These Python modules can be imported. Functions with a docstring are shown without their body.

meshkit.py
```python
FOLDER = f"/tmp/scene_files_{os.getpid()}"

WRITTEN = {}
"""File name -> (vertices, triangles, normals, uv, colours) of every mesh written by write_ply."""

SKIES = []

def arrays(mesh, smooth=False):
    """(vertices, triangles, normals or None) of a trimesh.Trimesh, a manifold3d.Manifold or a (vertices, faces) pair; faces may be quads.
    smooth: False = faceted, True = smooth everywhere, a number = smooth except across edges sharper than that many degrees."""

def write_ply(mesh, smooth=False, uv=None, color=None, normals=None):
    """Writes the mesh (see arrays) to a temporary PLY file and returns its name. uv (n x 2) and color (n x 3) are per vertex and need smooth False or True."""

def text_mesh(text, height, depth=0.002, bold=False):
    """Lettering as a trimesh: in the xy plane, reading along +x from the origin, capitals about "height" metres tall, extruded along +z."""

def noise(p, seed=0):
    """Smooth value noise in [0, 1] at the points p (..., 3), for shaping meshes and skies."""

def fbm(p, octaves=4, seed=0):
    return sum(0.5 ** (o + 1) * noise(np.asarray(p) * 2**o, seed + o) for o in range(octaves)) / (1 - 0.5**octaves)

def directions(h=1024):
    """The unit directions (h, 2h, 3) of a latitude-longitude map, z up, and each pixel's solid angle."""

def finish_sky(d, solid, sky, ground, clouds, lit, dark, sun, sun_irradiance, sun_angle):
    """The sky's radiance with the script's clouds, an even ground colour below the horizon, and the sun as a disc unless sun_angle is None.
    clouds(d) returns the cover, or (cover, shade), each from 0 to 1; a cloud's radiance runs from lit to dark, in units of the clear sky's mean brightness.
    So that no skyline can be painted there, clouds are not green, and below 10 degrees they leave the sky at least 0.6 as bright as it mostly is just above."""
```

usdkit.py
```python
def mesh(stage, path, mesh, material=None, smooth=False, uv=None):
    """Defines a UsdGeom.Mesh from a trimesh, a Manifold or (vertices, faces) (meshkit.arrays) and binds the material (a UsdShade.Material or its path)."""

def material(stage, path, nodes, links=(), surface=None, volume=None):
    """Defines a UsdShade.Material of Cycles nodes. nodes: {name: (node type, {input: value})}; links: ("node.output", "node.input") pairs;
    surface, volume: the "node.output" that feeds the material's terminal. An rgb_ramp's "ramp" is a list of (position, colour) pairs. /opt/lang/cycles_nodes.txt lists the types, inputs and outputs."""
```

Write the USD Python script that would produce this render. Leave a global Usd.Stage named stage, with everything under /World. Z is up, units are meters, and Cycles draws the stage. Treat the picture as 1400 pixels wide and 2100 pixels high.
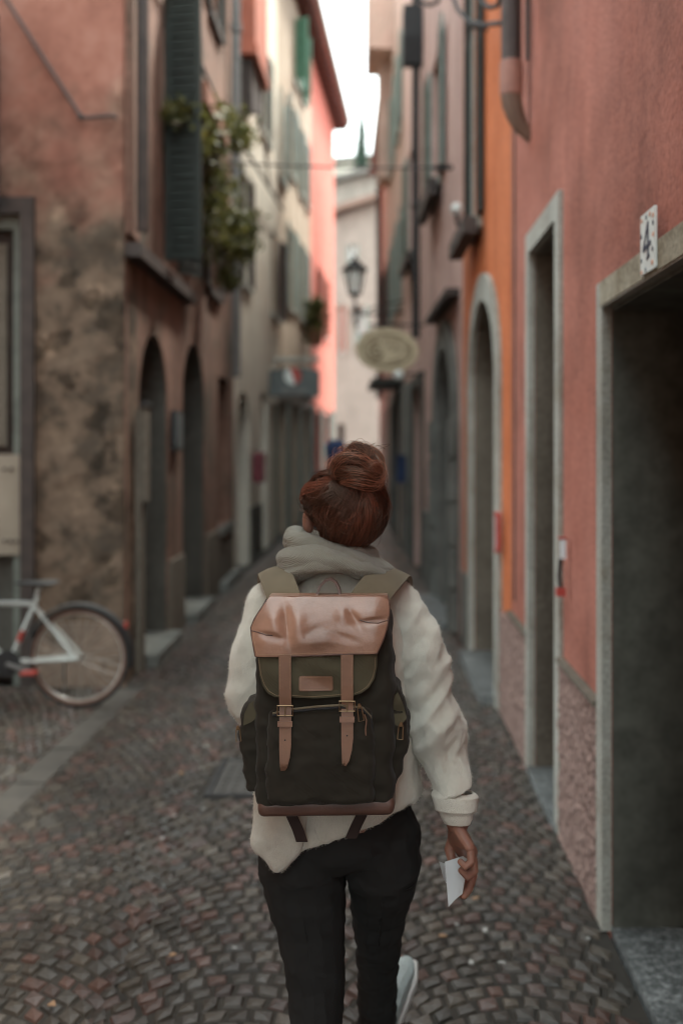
import math, random
import numpy as np, trimesh, usdkit, meshkit
import manifold3d as m3
from shapely.geometry import Polygon, box as sbox
from shapely.ops import unary_union
from pxr import Usd, UsdGeom, UsdLux, UsdShade, Gf, Sdf, Vt

stage = Usd.Stage.CreateInMemory()
UsdGeom.SetStageUpAxis(stage, 'Z'); UsdGeom.SetStageMetersPerUnit(stage, 1.0)
UsdGeom.Xform.Define(stage, '/World'); UsdGeom.Scope.Define(stage, '/World/Looks')
rng = np.random.default_rng(7); random.seed(7)

# ------------------------------------------------------------------ camera, sky, sun, exposure
FOC, VX, VY, EYE = 2100.0, 803.0, 915.0, 1.72      # lens and eye in picture units (1400 wide)
cam = UsdGeom.Camera.Define(stage, '/World/camera')
cam.AddTranslateOp().Set(Gf.Vec3d(0, 0, EYE)); cam.AddRotateXOp().Set(90)
cam.CreateHorizontalApertureAttr(24.0); cam.CreateVerticalApertureAttr(36.0)
cam.CreateFocalLengthAttr(36.0)
cam.CreateHorizontalApertureOffsetAttr((700 - VX) / 1400 * 24); cam.CreateVerticalApertureOffsetAttr((VY - 1050) / 1400 * 24)
cam.CreateFStopAttr(1.7); cam.CreateFocusDistanceAttr(2.1)
cam.CreateClippingRangeAttr(Gf.Vec2f(0.05, 2000))
cam.CreateExposureAttr(3.35)

SUN = np.array([0.30, 0.42, 0.86]); SUN /= np.linalg.norm(SUN)       # direction towards the veiled sun
elev, rot = math.asin(SUN[2]), math.atan2(SUN[0], SUN[1])
dome = UsdLux.DomeLight.Define(stage, '/World/sky')
dome.GetPrim().SetCustomDataByKey('kind', 'structure')
sky_m = usdkit.material(stage, '/World/Looks/sky_look', {
    'co': ('texture_coordinate', {}),
    'map': ('mapping', {'scale': (1.0, 1.0, 2.2)}),
    'n': ('noise_texture', {'scale': 2.6, 'detail': 6.0, 'roughness': 0.55}),
    'r': ('rgb_ramp', {'ramp': [(0.32, (0.45, 0.45, 0.45)), (0.58, (1, 1, 1))]}),
    'sky': ('sky_texture', {'sky_type': 'single_scattering', 'sun_disc': False, 'sun_elevation': elev, 'sun_rotation': rot, 'aerosol_density': 2.0}),
    'mix': ('mix', {'color2': (7.9, 8.75, 8.6)}),
    'bg': ('background_shader', {'strength': 0.05})},
    [('co.generated', 'map.vector'), ('map.vector', 'n.vector'), ('n.fac', 'r.fac'), ('r.color', 'mix.fac'), ('sky.color', 'mix.color1'), ('mix.color', 'bg.color')],
    surface='bg.background')
UsdShade.MaterialBindingAPI.Apply(dome.GetPrim()).Bind(sky_m)
sun = UsdLux.DistantLight.Define(stage, '/World/sun')
sun.CreateNormalizeAttr(True); sun.CreateIntensityAttr(0.4); sun.CreateAngleAttr(14.0); sun.CreateColorAttr(Gf.Vec3f(1.0, 0.97, 0.87))
sun.AddTransformOp().Set(Gf.Matrix4d().SetRotate(Gf.Rotation(Gf.Vec3d(0, 0, 1), Gf.Vec3d(*map(float, SUN)))))

# ------------------------------------------------------------------ helpers
def P(px, py, Y):
    """A point of the lane at distance Y along the line of sight measured in the photograph."""
    return np.array([(px - VX) / FOC * Y, Y, EYE - (py - VY) / FOC * Y])

origin, used = {}, {}
def numbered(parent, name):
    k = used.get((parent, name), 0); used[(parent, name)] = k + 1
    return name if k == 0 else f'{name}_{k:03d}'
def data(prim, **kw):
    for k, v in kw.items():
        if v: prim.SetCustomDataByKey(k, v)
def thing(name, label, cat, at=(0, 0, 0), group=None, kind=None):
    path = '/World/' + numbered('/World', name)
    x = UsdGeom.Xform.Define(stage, path); x.AddTranslateOp().Set(Gf.Vec3d(*map(float, at)))
    data(x.GetPrim(), label=label, category=cat, group=group, kind=kind)
    origin[path] = np.array(at, float)
    return path
def put(name, mesh, mat, parent='/World', smooth=False, **kw):
    """ONE mesh prim, given in world coordinates, under its thing or part."""
    if isinstance(mesh, list): mesh = trimesh.util.concatenate(mesh)
    v, f, n = meshkit.arrays(mesh, smooth)
    o = origin.get(parent, np.zeros(3))
    path = parent + '/' + numbered(parent, name)
    m = UsdGeom.Mesh.Define(stage, path)
    m.CreatePointsAttr(Vt.Vec3fArray.FromNumpy((v - o).astype(np.float32)))
    m.CreateFaceVertexCountsAttr(Vt.IntArray.FromNumpy(np.full(len(f), 3, np.int32)))
    m.CreateFaceVertexIndicesAttr(Vt.IntArray.FromNumpy(f.astype(np.int32).ravel()))
    m.CreateSubdivisionSchemeAttr('none')
    if n is not None:
        m.CreateNormalsAttr(Vt.Vec3fArray.FromNumpy(n.astype(np.float32))); m.SetNormalsInterpolation('vertex')
    UsdShade.MaterialBindingAPI.Apply(m.GetPrim()).Bind(MAT[mat])
    origin[path] = o
    data(m.GetPrim(), **kw)
    return path
def tone(path, colors):
    UsdGeom.PrimvarsAPI(stage.GetPrimAtPath(path)).CreatePrimvar('tone', Sdf.ValueTypeNames.Color3fArray, 'vertex').Set(Vt.Vec3fArray.FromNumpy(np.asarray(colors, np.float32)))
def curves(name, lines, widths, mat, parent, **kw):
    o = origin.get(parent, np.zeros(3)); path = parent + '/' + numbered(parent, name)
    c = UsdGeom.BasisCurves.Define(stage, path)
    c.CreateTypeAttr('linear'); c.CreateWrapAttr('nonperiodic')
    c.CreatePointsAttr(Vt.Vec3fArray.FromNumpy((np.vstack(lines) - o).astype(np.float32)))
    c.CreateCurveVertexCountsAttr(Vt.IntArray.FromNumpy(np.array([len(x) for x in lines], np.int32)))
    c.CreateWidthsAttr(Vt.FloatArray.FromNumpy(np.concatenate([np.broadcast_to(w, len(x)) for x, w in zip(lines, widths)]).astype(np.float32)))
    c.SetWidthsInterpolation('vertex')
    UsdShade.MaterialBindingAPI.Apply(c.GetPrim()).Bind(MAT[mat]); origin[path] = o
    data(c.GetPrim(), **kw)
    return path
def bx(x0, x1, y0, y1, z0, z1):
    m = trimesh.creation.box([abs(x1 - x0), abs(y1 - y0), abs(z1 - z0)])
    m.apply_translation([(x0 + x1) / 2, (y0 + y1) / 2, (z0 + z1) / 2]); return m
def tube(pts, r, n=10, closed=False):
    pts = np.asarray(pts, float); r = np.broadcast_to(np.asarray(r, float), len(pts))
    t = np.gradient(pts, axis=0) if not closed else np.roll(pts, -1, 0) - np.roll(pts, 1, 0)
    t /= np.linalg.norm(t, axis=1, keepdims=True) + 1e-12
    up = np.array([0.31, 0.2, 0.93]); rings = []
    a = np.cross(t[0], up); a /= np.linalg.norm(a)
    for i in range(len(pts)):
        a = a - t[i] * (a @ t[i]); a /= np.linalg.norm(a); b = np.cross(t[i], a)
        th = np.arange(n) / n * 2 * np.pi
        rings.append(pts[i] + r[i] * (np.cos(th)[:, None] * a + np.sin(th)[:, None] * b))
    v = np.vstack(rings); f = []
    m = len(pts)
    for i in range(m if closed else m - 1):
        for j in range(n):
            p, q = i * n + j, i * n + (j + 1) % n; s, u = ((i + 1) % m) * n + j, ((i + 1) % m) * n + (j + 1) % n
            f += [[p, q, u], [p, u, s]]
    if not closed:
        for i, d in ((0, 1), (m - 1, -1)):
            c = len(v); v = np.vstack([v, pts[i]])
            for j in range(n):
                e = [c, i * n + (j + 1) % n, i * n + j]; f.append(e if d == 1 else e[::-1])
    return trimesh.Trimesh(v, f, process=False)
def lathe(prof, at, n=24):
    """prof: (radius, z) from bottom to top."""
    m = trimesh.creation.revolve(np.asarray(prof, float), sections=n); m.apply_translation(at); return m
def grid(pts):
    """pts (a, b, 3) to an open sheet."""
    a, b = pts.shape[:2]; i = np.arange(a * b).reshape(a, b)
    q = np.stack([i[:-1, :-1], i[1:, :-1], i[1:, 1:], i[:-1, 1:]], -1).reshape(-1, 4)
    return trimesh.Trimesh(pts.reshape(-1, 3), np.vstack([q[:, [0, 1, 2]], q[:, [0, 2, 3]]]), process=False)
def sheet(pts, th, direction=None):
    """A closed sheet of thickness th from a grid of points."""
    m = grid(pts); n = m.vertex_normals if direction is None else np.broadcast_to(direction, m.vertices.shape)
    a, b = pts.shape[:2]; N = a * b
    v = np.vstack([m.vertices, m.vertices - n * th]); f = [m.faces, m.faces[:, ::-1] + N]
    i = np.arange(N).reshape(a, b)
    loop = np.concatenate([i[0, :-1], i[:-1, -1], i[-1, :0:-1], i[:0:-1, 0]]); nx = np.roll(loop, -1)
    f += [np.stack([loop, loop + N, nx + N], 1), np.stack([loop, nx + N, nx], 1)]
    out = trimesh.Trimesh(v, np.vstack(f), process=False); trimesh.repair.fix_normals(out); return out
def blob(c, r, seg=16):
    return m3.Manifold.sphere(1.0, seg).scale([float(x) for x in np.broadcast_to(r, 3)]).translate([float(x) for x in c])
def chain(*items):
    """Union of the hulls of neighbouring blobs; items are (centre, radii)."""
    bl = [blob(c, r) for c, r in items]
    return m3.Manifold.batch_boolean([m3.Manifold.batch_hull([a, b]) for a, b in zip(bl[:-1], bl[1:])] or bl, m3.OpType.Add)
def fuse(parts): return m3.Manifold.batch_boolean(list(parts), m3.OpType.Add)
def fair(man, length=0.01, it=12):
    m = man.refine_to_length(length).to_mesh()
    t = trimesh.Trimesh(m.vert_properties[:, :3], m.tri_verts, process=True)
    trimesh.smoothing.filter_taubin(t, lamb=0.5, nu=0.52, iterations=it); return t
def push(t, d):
    t.vertices = t.vertices + t.vertex_normals * np.asarray(d)[:, None]; return t
def rbox(x0, x1, y0, y1, z0, z1, r):
    c = [blob((x, y, z), r, 12) for x in (x0 + r, x1 - r) for y in (y0 + r, y1 - r) for z in (z0 + r, z1 - r)]
    return m3.Manifold.batch_hull(c)
def tm(man):
    m = man.to_mesh(); return trimesh.Trimesh(m.vert_properties[:, :3], m.tri_verts, process=True)

# ------------------------------------------------------------------ materials
MAT = {}
def mat(name, nodes, links, surface='p.BSDF', **kw):
    MAT[name] = usdkit.material(stage, '/World/Looks/' + name, nodes, links, surface=surface, **kw)
def plain(name, col, rough=0.6, metal=0.0, var=0.25, scale=8.0, bump=0.15, bscale=60.0, dist=0.002, **extra):
    c = np.array(col)
    mat(name, {'g': ('geometry', {}), 'n': ('noise_texture', {'scale': scale, 'detail': 5.0, 'roughness': 0.6}),
               'r': ('rgb_ramp', {'ramp': [(0.3, tuple(c * (1 - var))), (0.7, tuple(np.minimum(c * (1 + var), 0.95)))]}),
               'n2': ('noise_texture', {'scale': bscale, 'detail': 3.0}), 'b': ('bump', {'strength': bump, 'distance': dist}),
               'p': ('principled_bsdf', dict({'roughness': rough, 'metallic': metal}, **extra))},
        [('g.position', 'n.vector'), ('g.position', 'n2.vector'), ('n.fac', 'r.fac'), ('r.color', 'p.base_color'), ('n2.fac', 'b.height'), ('b.normal', 'p.normal')])
def plaster(name, col, col2, stain, lo=0.5, hi=0.72, scale=1.1, streak=0.35, bump=0.35, bscale=45.0, rough=0.9, detail=7.0):
    """Lime plaster: two tones, worn patches and vertical rain streaks."""
    mat(name, {'g': ('geometry', {}),
               'mp': ('mapping', {'scale': (3.2, 3.2, 0.45)}),
               'n': ('noise_texture', {'scale': 2.3, 'detail': 6.0, 'roughness': 0.62}),
               'r': ('rgb_ramp', {'ramp': [(0.33, col), (0.66, col2)]}),
               'w': ('noise_texture', {'scale': scale, 'detail': detail, 'roughness': 0.68, 'distortion': 0.4}),
               'wr': ('rgb_ramp', {'ramp': [(lo, (0, 0, 0)), (hi, (1, 1, 1))]}),
               'm': ('mix', {'color2': stain}),
               's': ('noise_texture', {'scale': 1.0, 'detail': 4.0, 'roughness': 0.6}),
               'sr': ('rgb_ramp', {'ramp': [(0.35, (1 - streak,) * 3), (0.6, (1, 1, 1))]}),
               'm2': ('mix', {'mix_type': 'multiply', 'fac': 1.0}),
               'f': ('noise_texture', {'scale': bscale, 'detail': 4.0, 'roughness': 0.65}),
               'fr': ('rgb_ramp', {'ramp': [(0.32, (0.70, 0.70, 0.70)), (0.62, (1.1, 1.1, 1.1))]}), 'm3': ('mix', {'mix_type': 'multiply', 'fac': 1.0}),
               'b': ('bump', {'strength': bump, 'distance': 0.006}),
               'p': ('principled_bsdf', {'roughness': rough, 'specular_ior_level': 0.2})},
        [('g.position', 'n.vector'), ('g.position', 'w.vector'), ('g.position', 'mp.vector'), ('g.position', 'f.vector'), ('mp.vector', 's.vector'),
         ('n.fac', 'r.fac'), ('r.color', 'm.color1'), ('w.fac', 'wr.fac'), ('wr.color', 'm.fac'), ('m.color', 'm2.color1'), ('s.fac', 'sr.fac'), ('sr.color', 'm2.color2'),
         ('m2.color', 'm3.color1'), ('f.fac', 'fr.fac'), ('fr.color', 'm3.color2'), ('m3.color', 'p.base_color'), ('f.fac', 'b.height'), ('b.normal', 'p.normal')])
plaster('pink_plaster', (0.36, 0.13, 0.093), (0.44, 0.178, 0.135), (0.22, 0.088, 0.064), 0.46, 0.72, 1.3, 0.2, 0.6, 55.0)
plaster('orange_plaster', (0.50, 0.14, 0.052), (0.58, 0.18, 0.075), (0.42, 0.13, 0.055), 0.55, 0.8, 0.9, 0.2)
plaster('pale_pink_plaster', (0.56, 0.37, 0.32), (0.64, 0.44, 0.39), (0.48, 0.33, 0.28), 0.5, 0.75, 0.8, 0.25)
plaster('rose_plaster', (0.52, 0.34, 0.28), (0.60, 0.41, 0.34), (0.45, 0.34, 0.28), 0.5, 0.75, 0.8, 0.3)
plaster('peeling_plaster', (0.38, 0.135, 0.095), (0.44, 0.18, 0.135), (0.22, 0.155, 0.115), 0.36, 0.52, 0.75, 0.3, 0.8, 30.0)
plaster('bare_plaster', (0.17, 0.125, 0.095), (0.29, 0.215, 0.165), (0.095, 0.077, 0.062), 0.5, 0.68, 1.5, 0.2, 1.0, 24.0)
mat('front_plaster', {'g': ('geometry', {}), 'x': ('separate_xyz', {}), 'n': ('noise_texture', {'scale': 1.6, 'detail': 7.0, 'roughness': 0.65}), 'n2': ('noise_texture', {'scale': 2.7, 'detail': 9.0, 'roughness': 0.74}), 'n3': ('noise_texture', {'scale': 2.3, 'detail': 9.0, 'roughness': 0.62}),
    'ma': ('math', {'math_type': 'multiply_add', 'value2': -3.6}), 'mr': ('map_range', {'from_min': 1.3, 'from_max': 2.6, 'clamp': True}),
    'pr': ('rgb_ramp', {'ramp': [(0.3, (0.18, 0.075, 0.054)), (0.5, (0.27, 0.12, 0.087)), (0.7, (0.33, 0.17, 0.13))]}),
    'br': ('rgb_ramp', {'ramp': [(0.32, (0.045, 0.036, 0.028)), (0.46, (0.078, 0.058, 0.042)), (0.50, (0.12, 0.086, 0.062)), (0.60, (0.16, 0.115, 0.082)), (0.66, (0.27, 0.19, 0.135))]}),
    'dr': ('rgb_ramp', {'ramp': [(0.43, (0.42, 0.42, 0.40)), (0.465, (1, 1, 1))]}), 'm1': ('mix', {'mix_type': 'multiply', 'fac': 1.0}), 'm': ('mix', {}),
    'f': ('noise_texture', {'scale': 35.0, 'detail': 5.0, 'roughness': 0.7}), 'b': ('bump', {'strength': 0.8, 'distance': 0.006}), 'p': ('principled_bsdf', {'roughness': 0.92, 'specular_ior_level': 0.2})},
    [('g.position', 'x.vector'), ('g.position', 'n.vector'), ('g.position', 'n2.vector'), ('g.position', 'n3.vector'), ('g.position', 'f.vector'), ('n.fac', 'ma.value1'), ('x.z', 'ma.value3'), ('ma.value', 'mr.value'), ('n2.fac', 'pr.fac'), ('n2.fac', 'br.fac'),
     ('n3.fac', 'dr.fac'), ('br.color', 'm1.color1'), ('dr.color', 'm1.color2'), ('m1.color', 'm.color1'), ('pr.color', 'm.color2'), ('mr.result', 'm.fac'), ('m.color', 'p.base_color'), ('f.fac', 'b.height'), ('b.normal', 'p.normal')])
plaster('rosy_worn_plaster', (0.19, 0.105, 0.078), (0.255, 0.155, 0.118), (0.11, 0.085, 0.064), 0.5, 0.66, 0.9, 0.4, 0.8, 30.0)
plaster('cream_plaster', (0.54, 0.50, 0.42), (0.64, 0.60, 0.51), (0.42, 0.33, 0.27), 0.52, 0.8, 0.5, 0.22)
plaster('tan_plaster', (0.38, 0.31, 0.24), (0.46, 0.38, 0.30), (0.34, 0.24, 0.17), 0.5, 0.75, 0.6, 0.25)
plaster('red_plaster', (0.50, 0.135, 0.10), (0.58, 0.18, 0.135), (0.50, 0.17, 0.12), 0.55, 0.8, 0.5, 0.12)
plaster('white_plaster', (0.25, 0.215, 0.185), (0.30, 0.26, 0.225), (0.24, 0.18, 0.15), 0.55, 0.8, 0.4, 0.15)
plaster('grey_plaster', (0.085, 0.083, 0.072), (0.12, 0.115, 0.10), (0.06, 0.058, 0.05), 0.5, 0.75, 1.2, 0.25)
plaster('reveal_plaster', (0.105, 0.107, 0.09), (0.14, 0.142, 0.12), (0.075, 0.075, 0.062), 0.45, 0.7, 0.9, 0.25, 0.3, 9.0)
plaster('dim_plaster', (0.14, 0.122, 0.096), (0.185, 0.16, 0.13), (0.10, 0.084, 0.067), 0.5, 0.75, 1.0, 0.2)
plaster('stone_trim', (0.34, 0.335, 0.30), (0.44, 0.435, 0.39), (0.25, 0.22, 0.17), 0.48, 0.75, 3.0, 0.25, 0.5, 90.0)
plaster('yellowed_stone', (0.30, 0.27, 0.20), (0.40, 0.37, 0.29), (0.17, 0.14, 0.09), 0.45, 0.7, 9.0, 0.15, 0.6, 60.0)
plaster('portal_stone', (0.16, 0.165, 0.15), (0.24, 0.245, 0.225), (0.10, 0.10, 0.09), 0.5, 0.75, 2.0, 0.3, 0.6, 40.0)
mat('roughcast', {'g': ('geometry', {}), 'n': ('voronoi_texture', {'scale': 42.0}), 'n2': ('noise_texture', {'scale': 30.0, 'detail': 5.0}),
                  'r': ('rgb_ramp', {'ramp': [(0.25, (0.10, 0.06, 0.05)), (0.5, (0.26, 0.165, 0.14)), (0.75, (0.38, 0.27, 0.23))]}),
                  'mx': ('math', {'math_type': 'subtract'}), 'b': ('bump', {'strength': 1.0, 'distance': 0.014}), 'p': ('principled_bsdf', {'roughness': 0.9})},
    [('g.position', 'n.vector'), ('g.position', 'n2.vector'), ('n2.fac', 'mx.value1'), ('n.distance', 'mx.value2'), ('n2.fac', 'r.fac'), ('r.color', 'p.base_color'), ('mx.value', 'b.height'), ('b.normal', 'p.normal')])
mat('granite', {'g': ('geometry', {}), 'n': ('noise_texture', {'scale': 38.0, 'detail': 8.0, 'roughness': 0.8}), 'w': ('noise_texture', {'scale': 4.0, 'detail': 3.0}),
                'r': ('rgb_ramp', {'ramp': [(0.36, (0.045, 0.05, 0.05)), (0.5, (0.14, 0.15, 0.15)), (0.64, (0.34, 0.36, 0.355))]}),
                'wr': ('rgb_ramp', {'ramp': [(0.3, (0.6, 0.6, 0.6)), (0.7, (1, 1, 1))]}), 'm2': ('mix', {'mix_type': 'multiply', 'fac': 1.0}),
                'b': ('bump', {'strength': 0.3, 'distance': 0.003}), 'p': ('principled_bsdf', {'roughness': 0.5})},
    [('g.position', 'n.vector'), ('g.position', 'w.vector'), ('n.fac', 'r.fac'), ('w.fac', 'wr.fac'), ('r.color', 'm2.color1'), ('wr.color', 'm2.color2'), ('m2.color', 'p.base_color'), ('n.fac', 'b.height'), ('b.normal', 'p.normal')])
mat('cobble', {'a': ('attribute', {'attribute': 'tone'}), 'g': ('geometry', {}), 'n': ('noise_texture', {'scale': 55.0, 'detail': 6.0, 'roughness': 0.7}),
               'r': ('rgb_ramp', {'ramp': [(0.3, (0.55, 0.55, 0.55)), (0.7, (1.35, 1.35, 1.35))]}), 'm': ('mix', {'mix_type': 'multiply', 'fac': 1.0}),
               'w': ('noise_texture', {'scale': 0.9, 'detail': 4.0}), 'wr': ('rgb_ramp', {'ramp': [(0.35, (0.7, 0.7, 0.7)), (0.65, (1.1, 1.1, 1.1))]}), 'm2': ('mix', {'mix_type': 'multiply', 'fac': 1.0}),
               'b': ('bump', {'strength': 0.55, 'distance': 0.004}), 'p': ('principled_bsdf', {'roughness': 0.36, 'specular_ior_level': 0.5})},
    [('g.position', 'n.vector'), ('g.position', 'w.vector'), ('n.fac', 'r.fac'), ('a.color', 'm.color1'), ('r.color', 'm.color2'), ('m.color', 'm2.color1'), ('w.fac', 'wr.fac'), ('wr.color', 'm2.color2'), ('m2.color', 'p.base_color'), ('n.fac', 'b.height'), ('b.normal', 'p.normal')])
plain('joint_dirt', (0.03, 0.026, 0.021), 0.95, var=0.35, scale=9.0, bump=0.5)
plain('gutter_stone', (0.05, 0.044, 0.036), 0.7, var=0.35, scale=5.0, bump=0.4)
plain('asphalt', (0.07, 0.066, 0.06), 0.85, var=0.3, scale=3.0, bump=0.4)
plain('iron', (0.05, 0.05, 0.05), 0.6, 0.6, bump=0.3)
plain('black_metal', (0.015, 0.015, 0.016), 0.75, 0.0)
plain('dark_pipe', (0.05, 0.034, 0.03), 0.5, 0.2)
plain('grey_pipe', (0.16, 0.16, 0.155), 0.5, 0.3)
plain('salmon_paint', (0.26, 0.12, 0.09), 0.55)
plain('dark_green', (0.012, 0.018, 0.015), 0.6, var=0.35)
plain('pale_green', (0.20, 0.25, 0.225), 0.65, var=0.2)
plain('mid_green', (0.075, 0.18, 0.12), 0.6)
plain('grey_green', (0.13, 0.145, 0.125), 0.65)
plain('dark_brown', (0.035, 0.024, 0.02), 0.65, var=0.4)
plain('door_wood', (0.03, 0.024, 0.02), 0.6, var=0.35, scale=5.0)
plain('brown_wood', (0.13, 0.075, 0.05), 0.6, var=0.3)
plain('rust_red', (0.32, 0.09, 0.05), 0.7)
plain('brick_red', (0.26, 0.07, 0.045), 0.8, var=0.35, scale=6.0)
plain('rafter_brown', (0.10, 0.032, 0.024), 0.8)
plain('roof_tile', (0.17, 0.11, 0.085), 0.85, var=0.4, scale=3.0)
plain('roof_pale', (0.15, 0.135, 0.12), 0.85, var=0.3, scale=3.0)
plain('white_paint', (0.7, 0.7, 0.68), 0.45, var=0.08)
plain('board_tan', (0.26, 0.22, 0.17), 0.6, var=0.12, scale=3.0)
plain('paper_white', (0.56, 0.60, 0.62), 0.7, var=0.06)
plain('red_plastic', (0.36, 0.05, 0.038), 0.4, var=0.1)
plain('maroon_paint', (0.13, 0.02, 0.03), 0.4)
plain('sign_grey', (0.085, 0.10, 0.10), 0.5, var=0.12)
plain('sign_cream', (0.50, 0.42, 0.28), 0.55, var=0.12, scale=12.0)
plain('sign_brown', (0.19, 0.14, 0.075), 0.6)
plain('navy_ink', (0.018, 0.03, 0.055), 0.35, var=0.1)
plain('ochre_ink', (0.50, 0.22, 0.12), 0.4, var=0.1)
plain('tile_white', (0.62, 0.66, 0.64), 0.25, var=0.06, bump=0.05)
plain('rubber', (0.02, 0.02, 0.02), 0.75)
plain('tan_tyre', (0.19, 0.10, 0.068), 0.6, var=0.15)
plain('bike_white', (0.46, 0.50, 0.48), 0.3, var=0.05, bump=0.02)
plain('steel', (0.45, 0.45, 0.43), 0.35, 0.9, bump=0.03)
plain('brass', (0.28, 0.19, 0.11), 0.35, 0.9, bump=0.05)
plain('dull_paper', (0.36, 0.36, 0.34), 0.8)
plain('leaf_litter', (0.30, 0.18, 0.10), 0.8)
plain('twig', (0.09, 0.065, 0.045), 0.9)
plain('terracotta', (0.22, 0.09, 0.055), 0.85)
plain('navy_cloth', (0.017, 0.032, 0.085), 0.9, var=0.25, scale=20)
plain('black_cloth', (0.0075, 0.0075, 0.007), 0.9, var=0.3, scale=20, bump=0.3, bscale=300)
plain('dark_jacket', (0.03, 0.033, 0.036), 0.9, var=0.25, scale=20)
plain('skin', (0.24, 0.118, 0.083), 0.5, var=0.12, scale=25, bump=0.1, bscale=180, subsurface_weight=0.15, subsurface_scale=0.006)
plain('eye_white', (0.7, 0.68, 0.65), 0.2, var=0.03)
plain('lip', (0.38, 0.13, 0.11), 0.4, var=0.1)
plain('hair_under', (0.035, 0.011, 0.007), 0.6, var=0.4, scale=60, bump=0.5, bscale=220)
plain('dark_webbing', (0.035, 0.02, 0.017), 0.8, bump=0.4, bscale=400)
plain('stitch', (0.33, 0.22, 0.13), 0.8, var=0.1)
def fabric(name, col, var, weave, strength, dist, sheen=0.0, rough=0.95, scale=7.0, big=0.0):
    c = np.array(col)
    mat(name, {'g': ('texture_coordinate', {}), 'n': ('noise_texture', {'scale': scale, 'detail': 6.0, 'roughness': 0.65}),
               'r': ('rgb_ramp', {'ramp': [(0.3, tuple(c * (1 - var))), (0.7, tuple(c * (1 + var)))]}),
               'w': ('wave_texture', {'wave_type': 'bands', 'bands_direction': 'diagonal' if not big else 'x', 'scale': weave, 'distortion': 2.0 if not big else 9.0, 'detail': 2.0, 'detail_scale': 2.0}),
               'f': ('noise_texture', {'scale': weave * 2.2 if not big else 320.0, 'detail': 4.0, 'roughness': 0.7}),
               'ad': ('math', {'math_type': 'add'}),
               'b': ('bump', {'strength': strength, 'distance': dist}),
               'p': ('principled_bsdf', {'roughness': rough, 'sheen_weight': sheen, 'sheen_roughness': 0.4, 'specular_ior_level': 0.2})},
        [('g.object', 'n.vector'), ('g.object', 'w.vector'), ('g.object', 'f.vector'), ('n.fac', 'r.fac'), ('r.color', 'p.base_color'),
         ('w.fac', 'ad.value1'), ('f.fac', 'ad.value2'), ('ad.value', 'b.height'), ('b.normal', 'p.normal')])
fabric('cream_knit', (0.62, 0.60, 0.525), 0.11, 120.0, 0.45, 0.004, 0.3, scale=16.0, big=1)
fabric('scarf_wool', (0.31, 0.305, 0.255), 0.14, 170.0, 0.7, 0.003, 0.25)
fabric('olive_canvas', (0.027, 0.023, 0.0165), 0.28, 260.0, 0.5, 0.0012, 0.1, 0.8, 9.0)
fabric('olive_flap', (0.085, 0.074, 0.046), 0.25, 260.0, 0.5, 0.0012, 0.1, 0.75, 9.0)
fabric('olive_strap', (0.17, 0.142, 0.095), 0.16, 260.0, 0.5, 0.0012, 0.1, 0.8, 9.0)
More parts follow.
